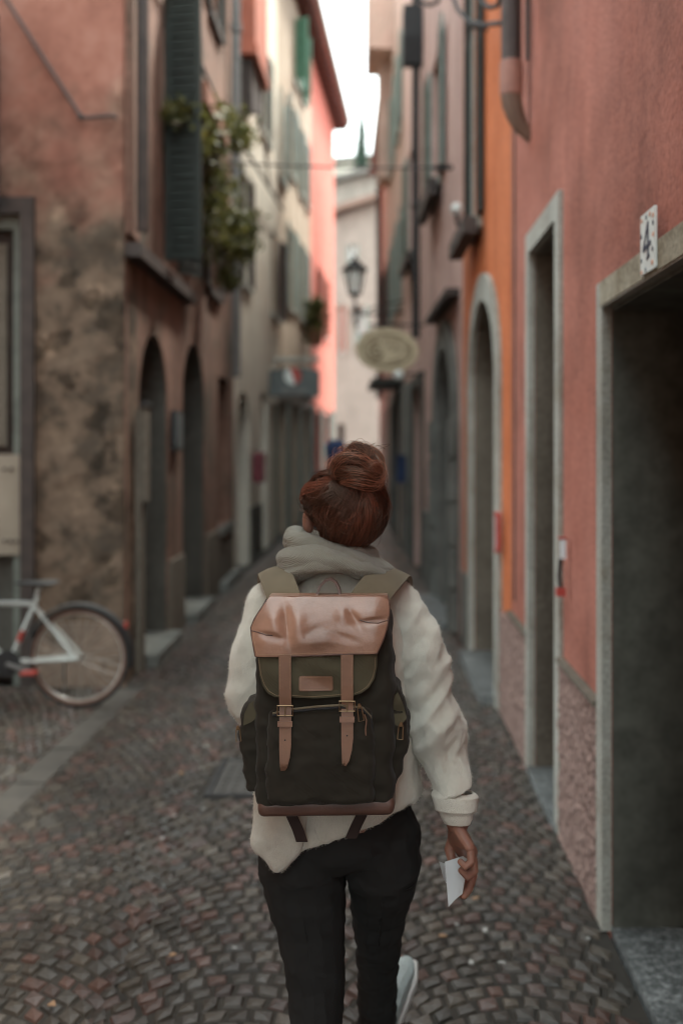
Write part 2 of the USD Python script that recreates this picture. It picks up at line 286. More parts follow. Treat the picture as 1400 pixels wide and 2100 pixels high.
def leather(name, col, rough, var=0.22):
    c = np.array(col)
    mat(name, {'g': ('texture_coordinate', {}), 'n': ('noise_texture', {'scale': 9.0, 'detail': 6.0, 'roughness': 0.6}),
               'r': ('rgb_ramp', {'ramp': [(0.3, tuple(c * (1 - var))), (0.7, tuple(c * (1 + var)))]}),
               'f': ('noise_texture', {'scale': 95.0, 'detail': 7.0, 'roughness': 0.7}), 'b': ('bump', {'strength': 0.5, 'distance': 0.0022}),
               'p': ('principled_bsdf', {'roughness': rough, 'specular_ior_level': 0.6, 'coat_weight': 0.15, 'coat_roughness': 0.3})},
        [('g.object', 'n.vector'), ('g.object', 'f.vector'), ('n.fac', 'r.fac'), ('r.color', 'p.base_color'), ('f.fac', 'b.height'), ('b.normal', 'p.normal')])
leather('copper_leather', (0.285, 0.155, 0.105), 0.30, 0.30)
leather('tan_leather', (0.21, 0.11, 0.07), 0.38)
leather('brown_leather', (0.085, 0.04, 0.028), 0.45)
mat('hair', {'a': ('attribute', {'attribute': 'tone'}), 'p': ('principled_bsdf', {'roughness': 0.29, 'specular_ior_level': 0.9, 'specular_tint': (1.0, 0.78, 0.62)})}, [('a.color', 'p.base_color')])
mat('pane_glass', {'fr': ('fresnel', {'IOR': 1.5}), 't': ('transparent_bsdf', {'color': (0.75, 0.8, 0.8)}), 'gl': ('glossy_bsdf', {'color': (0.9, 0.9, 0.9), 'roughness': 0.04}), 'm': ('mix_closure', {})},
    [('fr.fac', 'm.fac'), ('t.BSDF', 'm.closure1'), ('gl.BSDF', 'm.closure2')], surface='m.closure')
mat('leaf', {'g': ('geometry', {}), 'n': ('noise_texture', {'scale': 5.0, 'detail': 4.0}),
             'r': ('rgb_ramp', {'ramp': [(0.3, (0.03, 0.036, 0.012)), (0.5, (0.085, 0.088, 0.022)), (0.7, (0.19, 0.165, 0.04))]}),
             'd': ('principled_bsdf', {'roughness': 0.55}), 't': ('translucent_bsdf', {}), 'm': ('mix_closure', {'fac': 0.3})},
    [('g.position', 'n.vector'), ('n.fac', 'r.fac'), ('r.color', 'd.base_color'), ('r.color', 't.color'), ('d.BSDF', 'm.closure1'), ('t.BSDF', 'm.closure2')], surface='m.closure')
plain('cypress_leaf', (0.03, 0.055, 0.035), 0.8, var=0.4)
mat('lamp_glass', {'p': ('principled_bsdf', {'base_color': (0.75, 0.78, 0.76), 'roughness': 0.25, 'alpha': 0.45})}, [])

# ------------------------------------------------------------------ facades
class Facade:
    """A house front standing on the line p0 to p1; u runs along it, out is measured from it into the lane, z is up."""
    def __init__(s, p0, p1, side):
        s.p0 = np.array([*p0, 0.0]); d = np.array([*p1, 0.0]) - s.p0; s.L = np.linalg.norm(d); s.U = d / s.L
        s.N = np.array([-s.U[1], s.U[0], 0.0]) * side     # side +1: lane on the left of the direction
    def W(s, u, o, z): return s.p0 + s.U * u + s.N * o + np.array([0, 0, z])
    def u(s, px, o=0.0):
        d = np.array([(px - VX) / FOC, 1.0, 0]); q = s.p0 + s.N * o
        t = (q @ s.N) / (d @ s.N); return (d * t - q) @ s.U
    def z(s, px, py, o=0.0):
        Y = s.W(s.u(px, o), o, 0)[1]; return EYE - (py - VY) / FOC * Y
    def place(s, m, o0):
        """m in (u, z, depth): depth runs from out = o0 inwards."""
        v = np.asarray(m.vertices); w = s.p0 + v[:, :1] * s.U + (o0 - v[:, 2:3]) * s.N + v[:, 1:2] * np.array([0, 0, 1.0])
        r = trimesh.Trimesh(w, m.faces, process=False); trimesh.repair.fix_inversion(r) if r.volume < 0 else None
        return r
    def ext(s, poly, o0, o1):
        """Extrude a (u, z) polygon from out = o0 (outer) to o1 (inner)."""
        gs = getattr(poly, 'geoms', [poly])
        return trimesh.util.concatenate([s.place(trimesh.creation.extrude_polygon(g, o0 - o1, engine='earcut'), o0) for g in gs if g.area > 1e-7])
    def box(s, u0, u1, o0, o1, z0, z1): return s.ext(sbox(min(u0, u1), z0, max(u0, u1), z1), max(o0, o1), min(o0, o1))
    def tube(s, pts, r, n=10): return tube([s.W(*p) for p in pts], r, n)

def arch(u0, u1, z0, z1, rise=0.0):
    """Opening outline; z1 is the crown."""
    if u0 > u1: u0, u1 = u1, u0
    if rise <= 0: return sbox(u0, z0, u1, z1)
    c, a = (u0 + u1) / 2, (u1 - u0) / 2; t = np.linspace(0, np.pi, 17)
    return Polygon([(u0, z0), (u1, z0)] + [(c + a * math.cos(x), z1 - rise + rise * math.sin(x)) for x in t])
def wall(T, F, u0, u1, z1, holes, m, t=0.4, z0=-0.05, o=0.0, name='wall', **kw):
    poly = sbox(u0, z0, u1, z1)
    holes = [unary_union([h, sbox(h.bounds[0], -1, h.bounds[2], 0.05)]) if h.bounds[1] < 0 else h for h in holes]
    if holes: poly = poly.difference(unary_union(holes))
    return put(name, F.ext(poly, o, o - t), m, T, **kw)
def surround(T, F, hole, w, proud, m, name='door_surround', z0=0.0, inset=0.004, **kw):
    b = hole.bounds
    ring = hole.buffer(w, join_style=2).difference(hole.buffer(-inset, join_style=2)).intersection(sbox(b[0] - 9, z0, b[2] + 9, 99))
    ring = ring.difference(sbox(b[0] + inset, -1, b[2] - inset, b[1] + 0.02))
    return put(name, F.ext(ring, proud, -0.012), m, T, **kw)
def lining(T, F, hole, t, m, th=0.015, name='reveal', **kw):
    b = hole.bounds
    ring = hole.buffer(0.002).difference(hole.buffer(-th, join_style=2)).difference(sbox(b[0] + th, b[1] - 1, b[2] - th, b[1] + 0.03))
    return put(name, F.ext(ring, -0.016, -t + 0.004), m, T, **kw)
def door(T, F, hole, depth, m, handle=True, boards=0, **kw):
    b = hole.bounds; h = hole.buffer(-0.002)
    d = put('door', F.ext(h, -depth, -depth - 0.05), m, T, **kw)
    k = boards or max(2, round((b[2] - b[0]) / 0.3))
    w = (b[2] - b[0]) / k
    for i in range(k):
        p = sbox(b[0] + i * w + 0.008, b[1] + 0.02, b[0] + (i + 1) * w - 0.008, b[3]).intersection(hole.buffer(-0.02))
        if p.area > 1e-4: put('board', F.ext(p, -depth + 0.012, -depth - 0.004), m, d)
    if handle: put('handle', F.tube([(b[0] + w * 0.6, -depth + 0.01, 1.05), (b[0] + w * 0.6, -depth + 0.06, 1.05), (b[0] + w * 0.6 + 0.1, -depth + 0.06, 1.05)], 0.01, 6), 'iron', d)
    return d
def shutter_leaf(F, hinge, w, z0, z1, ang, sgn, o=0.022, th=0.03):
    """One louvred leaf; ang 0 is closed, 180 lies flat on the wall; sgn +1 opens from the near jamb."""
    a = math.radians(ang); d = F.U * math.cos(a) * sgn + F.N * math.sin(a); n = np.cross(d, [0, 0, 1.0])
    base = F.W(hinge, o, 0)
    def bar(a0, a1, b0, b1, c0, c1):
        m = bx(a0, a1, b0, b1, c0, c1); v = m.vertices
        m.vertices = base + v[:, :1] * d + v[:, 1:2] * n + v[:, 2:3] * np.array([0, 0, 1.0]); return m
    s = 0.06
    out = [bar(0, s, -th / 2, th / 2, z0, z1), bar(w - s, w, -th / 2, th / 2, z0, z1)]
    for zz in (z0, (z0 + z1) / 2 - s / 2, z1 - s): out.append(bar(s, w - s, -th / 2, th / 2, zz, zz + s))
    out.append(bar(s - 0.01, w - s + 0.01, th / 2 - 0.012, th / 2 - 0.006, z0 + 0.02, z1 - 0.02))
    k = max(6, int((z1 - z0) / 0.075))
    for i in range(k):
        zz = z0 + (z1 - z0) * (i + 0.5) / k
        m = bx(s, w - s, -0.006, 0.006, -0.03, 0.03); m.apply_transform(trimesh.transformations.rotation_matrix(0.6, [1, 0, 0])); m.apply_translation([0, 0, zz])
        v = m.vertices; m.vertices = base + v[:, :1] * d + v[:, 1:2] * n + v[:, 2:3] * np.array([0, 0, 1.0]); out.append(m)
    return trimesh.util.concatenate(out)
def window(T, F, u0, u1, z0, z1, depth=0.16, frame='white_paint', shut=None, angs=(172, 172), sill='stone_trim', trim=None, dark='dark_brown'):
    """Fills an opening that the wall already has; returns nothing. Parts: window (> pane, sill), shutter."""
    if u0 > u1: u0, u1 = u1, u0
    h = sbox(u0, z0, u1, z1); fr = h.buffer(0.002).difference(h.buffer(-0.06, join_style=2))
    c = (u0 + u1) / 2; fr = unary_union([fr, sbox(c - 0.04, z0 + 0.05, c + 0.04, z1 - 0.05), sbox(u0 + 0.05, z0 + (z1 - z0) * 0.66, u1 - 0.05, z0 + (z1 - z0) * 0.66 + 0.04)])
    w = put('window', F.ext(fr, -depth, -depth - 0.05), frame, T)
    for a, b in ((u0 + 0.055, c - 0.035), (c + 0.035, u1 - 0.055)):
        put('pane', F.box(a, b, -depth - 0.02, -depth - 0.026, z0 + 0.05, z1 - 0.05), 'pane_glass', w)
    put('curtain', F.box(u0 + 0.01, u1 - 0.01, -depth - 0.13, -depth - 0.15, z0 + 0.01, z1 - 0.01), dark, w)
    if sill: put('sill', F.box(u0 - 0.1, u1 + 0.1, 0.06, -depth + 0.01, z0 - 0.09, z0 - 0.003), sill, w)
    if trim:
        ring = h.buffer(0.1, join_style=2).difference(h.buffer(-0.003, join_style=2)); put('trim', F.ext(ring.difference(sbox(u0 - 0.2, z0 - 0.2, u1 + 0.2, z0)), 0.015, -0.01), trim, w)
    if shut:
        l = (u1 - u0) / 2
        if angs[0] is not None: put('shutter', shutter_leaf(F, u0, l, z0, z1, angs[0], 1), shut, T)
        if angs[1] is not None: put('shutter', shutter_leaf(F, u1, l, z0, z1, angs[1], -1), shut, T)
def roof_slab(T, F, u0, u1, z, out, depth, m='roof_tile'):
    prof = Polygon([(-out, 0.0), (depth / 2, depth * 0.2), (depth, 0.0), (depth, 0.12), (depth / 2, depth * 0.2 + 0.14), (-out, 0.13)])
    mm = trimesh.creation.extrude_polygon(prof, u1 - u0, engine='earcut'); v = mm.vertices.copy()
    mm.vertices = F.p0 + (u0 + v[:, 2:3]) * F.U - v[:, :1] * F.N + (z + v[:, 1:2]) * np.array([0, 0, 1.0])
    trimesh.repair.fix_inversion(mm) if mm.volume < 0 else None
    return put('roof', mm, m, T)
def shell(T, F, u0, u1, z1, t, depth, m):
    """The rest of a house: its two ends and its back, so that light behaves as in a street."""
    e = 0.003
    put('side_wall', [F.box(u0 + e, u0 + 0.3, -t, -depth, -0.05, z1), F.box(u1 - 0.3, u1 - e, -t, -depth, -0.05, z1)], m, T)
    put('back_wall', F.box(u0 + e, u1 - e, -depth, -depth - 0.3, -0.05, z1), m, T)

# right row: pink house (number 4), orange house, pale pink house, rose house
def rx(Y):
    return 0.815 - 0.0135 * Y - (0 if Y < 6.25 else 0.0215 * (Y - 6.25)) - (0 if Y < 9.07 else 0.0155 * (Y - 9.07))
def lx(Y):
    return -1.93 - 0.035 * (min(Y, 12) - 7.4) - (0.006 * (Y - 12) if Y > 12 else 0)
R1 = Facade((rx(-12.0), -12.0), (rx(6.25), 6.25), 1)
R2 = Facade((rx(6.25), 6.25), (rx(9.07), 9.07), 1)
R3 = Facade((rx(9.07), 9.07), (rx(17.0), 17.0), 1)
R4 = Facade((rx(17.0), 17.0), (rx(22.5), 22.5), 1)
R5 = Facade((rx(22.5), 22.5), (rx(28.5), 28.5), 1)
L1 = Facade((lx(7.4), 7.4), (lx(13.6), 13.6), -1)
LF = Facade((-6.5, 7.4), (lx(7.4), 7.4), -1)
L2 = Facade((lx(13.6), 13.6), (lx(19.0), 19.0), -1)
L3 = Facade((-2.19, 19.0), (-1.975, 25.0), -1)
L4 = Facade((-1.975, 25.0), (-1.745, 31.0), -1)

def span(F, x0, x1): a, b = F.u(x0), F.u(x1); return (min(a, b), max(a, b))

# ---- number 4, the pink house at the right
T = thing('pink_house', 'pink stucco house at the right with stone door frames and rough socle', 'house', R1.W(12, 0, 0))
a, b = R1.u(1246) , None
d4 = sbox(R1.u(1246) - 1.25, -0.02, R1.u(1246), 2.215)
d2u = span(R1, 1091, 1146); d2 = sbox(d2u[0], -0.02, d2u[1], 2.745)
wall(T, R1, 0, R1.L - 0.002, 6.2, [d4, d2], 'pink_plaster', 0.75)
surround(T, R1, d4, 0.092, 0.022, 'stone_trim', label='light stone frame of the doorway numbered four')
put('lintel', R1.box(d4.bounds[0] - 0.088, d4.bounds[2] + 0.02, 0.0255, 0.018, 2.219, 2.304), 'yellowed_stone', T, label='yellowed stone lintel under the number tile')
surround(T, R1, d2, 0.105, 0.022, 'stone_trim')
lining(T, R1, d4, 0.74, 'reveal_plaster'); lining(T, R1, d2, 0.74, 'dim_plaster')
for h in (d4, d2):
    door(T, R1, h, 0.70, 'door_wood')
put('doorstep', R1.box(d4.bounds[0] - 0.09, d4.bounds[2] + 0.005, -0.012, -0.70, -0.04, 0.018), 'granite', T)
put('doorstep', R1.box(d2.bounds[0] - 0.05, d2.bounds[2] + 0.005, 0.03, -0.70, -0.04, 0.03), 'granite', T)
def socle(T, F, u0, u1, z, proud=0.022, m='roughcast', cap=True):
    """A roughcast base course with real relief."""
    nu, nz = max(2, int((u1 - u0) / 0.012)), int(z / 0.012)
    uu, zz = np.meshgrid(np.linspace(u0, u1, nu), np.linspace(-0.03, z, nz), indexing='ij')
    w = F.p0 + uu[..., None] * F.U + zz[..., None] * np.array([0, 0, 1.0])
    r = meshkit.fbm(w * 28, 3, 5); w = w + (proud - 0.012 + 0.024 * r)[..., None] * F.N
    sh = sheet(w, 0.03, F.N); put('socle', sh, m, T, smooth=40)
    if cap: put('socle_cap', F.box(u0, u1, proud + 0.012, -0.01, z - 0.003, z + 0.018), 'dim_plaster', T)
e2, e4 = d2.buffer(0.107, join_style=2).bounds, d4.buffer(0.094, join_style=2).bounds
socle(T, R1, e4[2], e2[0], 0.775); socle(T, R1, e2[2], R1.L - 0.004, 0.70)
put('socle', R1.box(0.5, e4[0], 0.022, -0.01, -0.03, 0.8), 'roughcast', T)
roof_slab(T, R1, 0, R1.L, 6.2, 0.12, 6.0); shell(T, R1, 0, R1.L, 6.2, 0.75, 6.0, 'pink_plaster')
put('crack', R1.tube([(R1.L - 0.17, 0.004, 3.7), (R1.L - 0.165, 0.004, 3.0), (R1.L - 0.17, 0.004, 2.3), (R1.L - 0.165, 0.004, 0.8)], 0.006, 5), 'dark_pipe', T, label='thin dark cable down the corner of the pink wall')

# the house number tile
T = thing('house_number', 'white glazed tile with a blue painted 4 above the doorway at right', 'house number', R1.W(R1.u(1323), 0.03, 2.32))
u0, u1 = R1.u(1338, 0.04), R1.u(1309, 0.04); uc = (u0 + u1) / 2; hw = abs(u1 - u0) / 2
zb, zt = 2.225, 2.402; zc = (zb + zt) / 2
put('tile', R1.ext(sbox(uc - hw, zb, uc + hw, zt).buffer(-0.006).buffer(0.006), 0.0345, 0.0275), 'tile_white', T)
def face4(polys, o=0.0360): return R1.ext(unary_union(polys), o, 0.0335)
def q(*pts): return Polygon([(uc - p[0] * hw, zc + p[1] * (zt - zb) / 2) for p in pts])   # x runs to the right as seen from the lane
put('numeral_four', face4([q((0.0, .62), (.16, .66), (.2, -.52), (.02, -.52)), q((-.02, .62), (.06, .5), (-.48, -.16), (-.62, -.14)), q((-0.62, -.12), (.5, -.02), (.5, -.17), (-.62, -.27)), q((-.1, -.5), (.32, -.44), (.3, -.54), (-.1, -.6))]), 'navy_ink', T)
[put('border_flower', face4([q(*[(cx + .10 * math.cos(t), cy + .08 * math.sin(t)) for t in np.linspace(0, 6.28, 9)[:-1]])]), 'ochre_ink', T) for cx, cy in ((-.8, .82), (.8, .72), (.82, .1), (.7, -.78), (-.8, -.9), (.35, .84))]
[put('border_leaf', face4([q(*[(cx + .075 * math.cos(t), cy + .085 * math.sin(t)) for t in np.linspace(0, 6.28, 9)[:-1]])]), 'navy_ink', T) for cx, cy in ((-.15, .83), (.78, .48), (-.85, .3), (.72, -.35), (-.84, -.5), (-.25, -.88))]

# card and red tag hanging at the tall doorway, red notice on the arch
T = thing('door_notice', 'white card with a red tag hanging on the frame of the tall doorway', 'notice', R1.W(R1.u(1150), 0.03, 1.4))
un = R1.u(1150, 0.04)
put('card', R1.ext(sbox(un - 0.018, 1.245, un + 0.018, 1.325), 0.04, 0.022), 'paper_white', T)
put('tag', R1.ext(sbox(un - 0.015, 1.085, un + 0.02, 1.12), 0.06, 0.022), 'red_plastic', T)
put('cord', R1.tube([(un + 0.01, 0.04, 1.24), (un + 0.012, 0.045, 1.17), (un + 0.01, 0.04, 1.11)], 0.011, 6), 'dark_brown', T)
put('red_edge', R1.ext(sbox(un - 0.018, 1.328, un + 0.018, 1.336), 0.051, 0.022), 'red_plastic', T)

# ---- the orange house
T = thing('orange_house', 'narrow orange house with an arched stone doorway and tall green shutters', 'house', R2.W(1.4, 0, 0))
au = span(R2, 969, 1021); ah = arch(au[0], au[1], -0.02, 2.80, 0.62)
wu = span(R2, 970, 986); wz = (3.46, 6.6)
wh = sbox(wu[0], wz[0], wu[1], wz[1])
wall(T, R2, 0.002, R2.L - 0.002, 7.2, [ah, wh], 'orange_plaster', 0.6)
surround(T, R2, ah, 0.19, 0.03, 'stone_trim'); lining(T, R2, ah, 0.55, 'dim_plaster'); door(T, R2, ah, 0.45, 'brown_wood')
put('doorstep', R2.box(ah.bounds[0] - 0.02, ah.bounds[2] + 0.02, 0.12, -0.45, -0.04, 0.06), 'granite', T)
socle(T, R2, 0.004, ah.bounds[0] - 0.192, 0.66, 0.02, 'roughcast', False)
put('base_course', R2.box(ah.bounds[2] + 0.192, R2.L - 0.004, 0.02, -0.01, -0.03, 0.62), 'portal_stone', T)
window(T, R2, wu[0], wu[1], wz[0], wz[1], shut='dark_green', angs=(177, 177), frame='dark_green', trim='stone_trim', sill='stone_trim')
put('window_ledge', R2.box(wu[0] - 0.3, wu[1] + 0.3, 0.17, 0.065, 3.28, 3.40), 'dark_brown', T)
roof_slab(T, R2, 0, R2.L, 7.2, 0.12, 6.0); shell(T, R2, 0, R2.L, 7.2, 0.6, 6.0, 'orange_plaster')
T = thing('red_notice', 'small red notice on the jamb of the orange arched doorway', 'notice', R2.W(R2.u(1016), 0.03, 1.2))
un = R2.u(1019, 0.05)
put('plate', R2.ext(sbox(un - 0.02, 1.04, un + 0.06, 1.30).buffer(-0.02).buffer(0.02), 0.06, 0.026), 'red_plastic', T)
put('strip', R2.ext(sbox(un - 0.01, 1.06, un + 0.01, 1.27), 0.063, 0.055), 'paper_white', T)

# ---- downpipe between pink and orange, with its salmon end
T = thing('downpipe', 'thick dark rain pipe ending in a salmon collar between pink and orange walls', 'downpipe', R1.W(R1.L - 0.06, 0.1, 3.6))
up = R1.u(1048, 0.1)
prof_z = [3.34, 3.5, 3.72, 3.8, 3.80, 3.95, 3.95]
put('pipe', R1.tube([(up, 0.10, 3.76), (up, 0.10, 5.0), (up, 0.10, 6.15)], 0.054, 16), 'dark_pipe', T)
put('collar', lathe([(0.0, 3.60), (0.058, 3.60), (0.063, 3.615), (0.063, 3.765), (0.057, 3.785), (0.0, 3.785)], R1.W(up, 0.10, 0)), 'salmon_paint', T, smooth=40)
put('elbow', R1.tube([(up, 0.10, 3.605), (up, 0.096, 3.56), (up, 0.075, 3.49), (up, 0.045, 3.43), (up, -0.01, 3.37)], [0.057, 0.056, 0.050, 0.040, 0.028], 16), 'brown_wood', T, smooth=50)
put('bracket', R1.tube([(up - 0.08, 0.0, 4.6), (up - 0.075, 0.11, 4.6), (up, 0.172, 4.6), (up + 0.075, 0.11, 4.6), (up + 0.08, 0.0, 4.6)], 0.012, 6), 'iron', T)
put('thin_pipe', R1.tube([(up - 0.12, 0.03, 3.75), (up - 0.12, 0.03, 6.15)], 0.012, 8), 'dark_pipe', T)
# cable loops at the top right, hooks, lamp ball
T = thing('cable_loop', 'black cables drooping in loops beside the top of the rain pipe', 'cable', R1.W(up, 0.2, 4.3))
def droop(A, B, sag, n=16):
    t = np.linspace(0, 1, n)[:, None]; p = A * (1 - t) + B * t; p[:, 2] -= (4 * sag * t * (1 - t))[:, 0]; return p
A, B = P(928, -6, 7.6), P(1030, 42, 6.0)
put('cable', tube([P(*x) for x in ((925, -20, 7.9), (938, 18, 7.5), (960, 42, 7.1), (990, 50, 6.6), (1028, 46, 6.02))], 0.0155, 8), 'black_metal', T)
put('cable', tube([P(*x) for x in ((985, -30, 6.9), (988, 2, 6.8), (1003, 15, 6.6), (1020, 10, 6.3), (1028, -10, 6.1))], 0.0155, 8), 'black_metal', T)
put('cable', tube([P(*x) for x in ((855, -30, 9.4), (862, 2, 9.3), (880, 10, 9.2), (898, 2, 9.1), (908, -30, 9.0))], 0.017, 8), 'black_metal', T)
T = thing('shutter_hook', 'small iron hook holding back the green shutters of the orange house', 'hook', R2.W(0.6, 0.05, 4.9))
uh = R2.u(1000)
put('hook', R2.tube([(uh, -0.01, 4.72), (uh, 0.12, 4.74), (uh, 0.16, 4.72), (uh, 0.16, 4.66)], 0.012, 6), 'black_metal', T)
put('rod', R2.tube([(uh + 0.3, 0.10, 4.73), (uh, 0.12, 4.74)], 0.010, 6), 'black_metal', T)
T = thing('security_lamp', 'round white lamp on a dark bracket between orange and pale pink houses', 'wall lamp', R3.W(0.3, 0.1, 3.9))
c = P(936, 428, 9.25)
put('globe', trimesh.creation.icosphere(3, 0.055).apply_translation(c), 'tile_white', T, smooth=True)
put('bracket', [tube([c + [0, 0, -0.05], c + [0.01, 0.02, -0.14], c + [0.12, 0.02, -0.16]], 0.02, 8)], 'black_metal', T)

# ---- pale pink house with the stone portal
T = thing('pale_pink_house', 'pale pink house with rusticated dark portal and pale green shutters', 'house', R3.W(4, 0, 0))
pu = span(R3, 897, 940); ph = arch(pu[0] + 0.28, pu[1] - 0.1, -0.02, 2.72, 0.75)
w1 = span(R3, 886, 905); w1z = (4.62, 6.15)
holes = [ph, sbox(w1[0], w1z[0], w1[1], w1z[1])]
dd = span(R3, 848, 868); dh = sbox(dd[0] + 0.05, -0.02, dd[1], 2.55); holes.append(dh)
w2 = span(R3, 838, 850); holes.append(sbox(w2[0], 4.6, w2[1], 6.3))
w3 = span(R3, 886, 905); holes.append(sbox(w1[0], 7.4, w1[1], 8.9))
wall(T, R3, 0.002, R3.L - 0.002, 9.6, holes, 'pale_pink_plaster', 0.5)
surround(T, R3, ph, 0.30, 0.05, 'portal_stone', 'portal', label='grey stone portal around the dark arch')
lining(T, R3, ph, 0.48, 'portal_stone', 0.02); door(T, R3, ph, 0.35, 'door_wood')
for k in range(5):                                           # rusticated blocks of the portal
    for s, uu in ((0, ph.bounds[0] - 0.34), (1, ph.bounds[2] + 0.02)):
        put('portal_block', R3.box(uu, uu + 0.32, 0.085, 0.03, 0.02 + k * 0.4, 0.02 + k * 0.4 + 0.37), 'portal_stone', T)
put('portal_cornice', R3.ext(sbox(pu[0] - 0.12, 3.09, pu[1] + 0.1, 3.16), 0.13, -0.02), 'dark_brown', T)
put('doorstep', R3.box(ph.bounds[0] - 0.1, ph.bounds[2] + 0.1, 0.26, 0.0, -0.03, 0.07), 'granite', T)
window(T, R3, *w1, *w1z, shut='pale_green', angs=(177, 177)); window(T, R3, w1[0], w1[1], 7.4, 8.9, shut='pale_green', angs=(177, 177))
put('window_ledge', R3.box(w1[0] - 0.2, w1[1] + 0.2, 0.16, 0.065, 4.38, 4.56), 'dark_brown', T)
window(T, R3, *w2, 4.6, 6.3, shut='pale_green', angs=(177, 177))
put('window_ledge', R3.box(w2[0] - 0.2, w2[1] + 0.2, 0.14, 0.065, 4.40, 4.54), 'dark_brown', T)
surround(T, R3, dh, 0.16, 0.04, 'grey_plaster'); door(T, R3, dh, 0.25, 'door_wood')
put('base_course', R3.box(pu[1] + 0.3, dh.bounds[0] - 0.17, 0.03, -0.01, -0.03, 0.9), 'portal_stone', T)
put('pilaster', R3.box(dh.bounds[2] + 0.25, dh.bounds[2] + 0.75, 0.06, -0.01, -0.03, 2.7), 'portal_stone', T)
put('pilaster', R3.box(R3.L - 1.1, R3.L - 0.6, 0.06, -0.01, -0.03, 2.7), 'portal_stone', T)
roof_slab(T, R3, 0, R3.L, 9.6, 0.12, 6.0); shell(T, R3, 0, R3.L, 9.6, 0.5, 6.0, 'pale_pink_plaster')
T = thing('downpipe', 'black rain pipe with a hopper head on the pale pink house', 'downpipe', R3.W(R3.u(868), 0.08, 3.2))
ud = R3.u(866)
put('pipe', R3.tube([(ud, 0.09, 3.15), (ud, 0.09, 7.2)], 0.052, 12), 'black_metal', T)
put('hopper', R3.ext(Polygon([(ud - .08, 6.75), (ud + .08, 6.75), (ud + .16, 7.1), (ud + .16, 7.5), (ud - .16, 7.5), (ud - .16, 7.1)]), 0.26, 0.01), 'black_metal', T)
put('pipe', R3.tube([(ud, 0.09, 7.5), (ud, 0.09, 9.55)], 0.052, 12), 'black_metal', T)
put('bracket', R3.box(ud - 0.08, ud + 0.08, 0.15, -0.01, 4.9, 4.94), 'iron', T)

# ---- oval hanging sign
T = thing('hanging_sign', 'cream oval shop sign hanging on a bracket from the pale pink house', 'sign', P(795, 720, 13.2))
sc = P(793, 718, 13.15); sa, sb = 0.405, 0.285
t = np.linspace(0, 2 * np.pi, 49)[:-1]
def oval(a, b, th, y, m, name, ring=None, rotd=4):
    o = Polygon(np.stack([a * np.cos(t), b * np.sin(t)], 1))
    if ring: o = o.difference(Polygon(np.stack([ring[0] * np.cos(t), ring[1] * np.sin(t)], 1)))
    mm = trimesh.creation.extrude_polygon(o, th, engine='earcut'); v = mm.vertices.copy(); r = math.radians(-rotd)
    x, z = v[:, 0] * math.cos(r) - v[:, 1] * math.sin(r), v[:, 0] * math.sin(r) + v[:, 1] * math.cos(r)
    mm.vertices = np.stack([sc[0] + x, sc[1] + y - v[:, 2], sc[2] + z], 1); trimesh.repair.fix_inversion(mm) if mm.volume < 0 else None
    put(name, mm, m, T)
oval(sa, sb, 0.05, 0.025, 'sign_cream', 'board')
oval(sa * 0.80, sb * 0.74, 0.006, -0.0285, 'sign_brown', 'border_line', (sa * 0.74, sb * 0.67))
def stroke(pts, r=0.016): return tube([sc + np.array([x, -0.031, z]) for x, z in pts], r, 6)
put('emblem', [stroke([(-.09, .09), (-.16, .11), (-.22, .05), (-.23, -.04), (-.18, -.11), (-.09, -.10), (-.06, -.04)]), stroke([(-.19, .0), (-.12, .03), (-.08, -.01), (-.13, -.05), (-.18, -.03)], 0.012)], 'sign_brown', T)
put('scroll', [stroke([(.02, .12), (.10, .135), (.18, .11)], 0.008), stroke([(.0, -.14), (.10, -.14), (.2, -.10)], 0.008), stroke([(-.05, .10), (.0, .125)], 0.008), stroke([(.22, -.07), (.27, .0), (.24, .06)], 0.010), stroke([(.0, .03), (.05, .06), (.07, .0), (.11, .05), (.14, .0), (.19, .04)], 0.008)], 'sign_brown', T)
put('bracket', [tube([sc + [0.50, 0.06, 0.33], sc + [0.2, 0.03, 0.33], sc + [-0.25, 0.03, 0.33]], 0.014, 8), tube([sc + [0.18, 0.0, 0.34], sc + [0.18, 0.0, 0.24]], 0.008, 6), tube([sc + [-0.18, 0.0, 0.34], sc + [-0.18, 0.0, 0.24]], 0.008, 6)], 'black_metal', T)
T = thing('sign_lamp', 'small white round lamp under the cream oval sign', 'wall lamp', P(817, 765, 13.0))
c = P(817, 769, 12.95)
put('globe', trimesh.creation.icosphere(3, 0.068).apply_translation(c), 'tile_white', T, smooth=True)
put('arm', tube([c, c + [0.1, 0.1, 0.02], c + [0.36, 0.2, 0.03]], 0.014, 6), 'black_metal', T)

# ---- rose house far right, with jetty
T = thing('rose_house', 'far rose coloured house at the right with a projecting top storey', 'house', R4.W(5, 0, 0))
holes = []
shops = [(0.6, 2.2, 2.75), (3.2, 4.4, 2.6)]
for a, b, h in shops: holes.append(sbox(a, -0.02, b, h))
wins = [(1.2, 2.0, 4.3, 5.9), (3.7, 4.5, 4.3, 5.9), (1.2, 2.0, 7.4, 9.0), (3.5, 4.3, 7.4, 9.0)]
for x in wins: holes.append(sbox(x[0], x[2], x[1], x[3]))
wall(T, R4, 0.002, R4.L - 0.002, 11.7, holes, 'rose_plaster', 0.5)
for a, b, h in shops: door(T, R4, sbox(a, -0.02, b, h), 0.25, 'door_wood', handle=False); surround(T, R4, sbox(a, -0.02, b, h), 0.16, 0.05, 'portal_stone')
for x in wins: window(T, R4, *x, shut='pale_green', angs=(177, 177))
put('base_course', R4.box(4.7, R4.L - 0.01, 0.03, -0.01, -0.03, 1.0), 'portal_stone', T)
put('upper_storey', R4.box(3.9, R4.L - 0.01, 0.52, -0.1, 9.85, 11.65), 'rose_plaster', T)
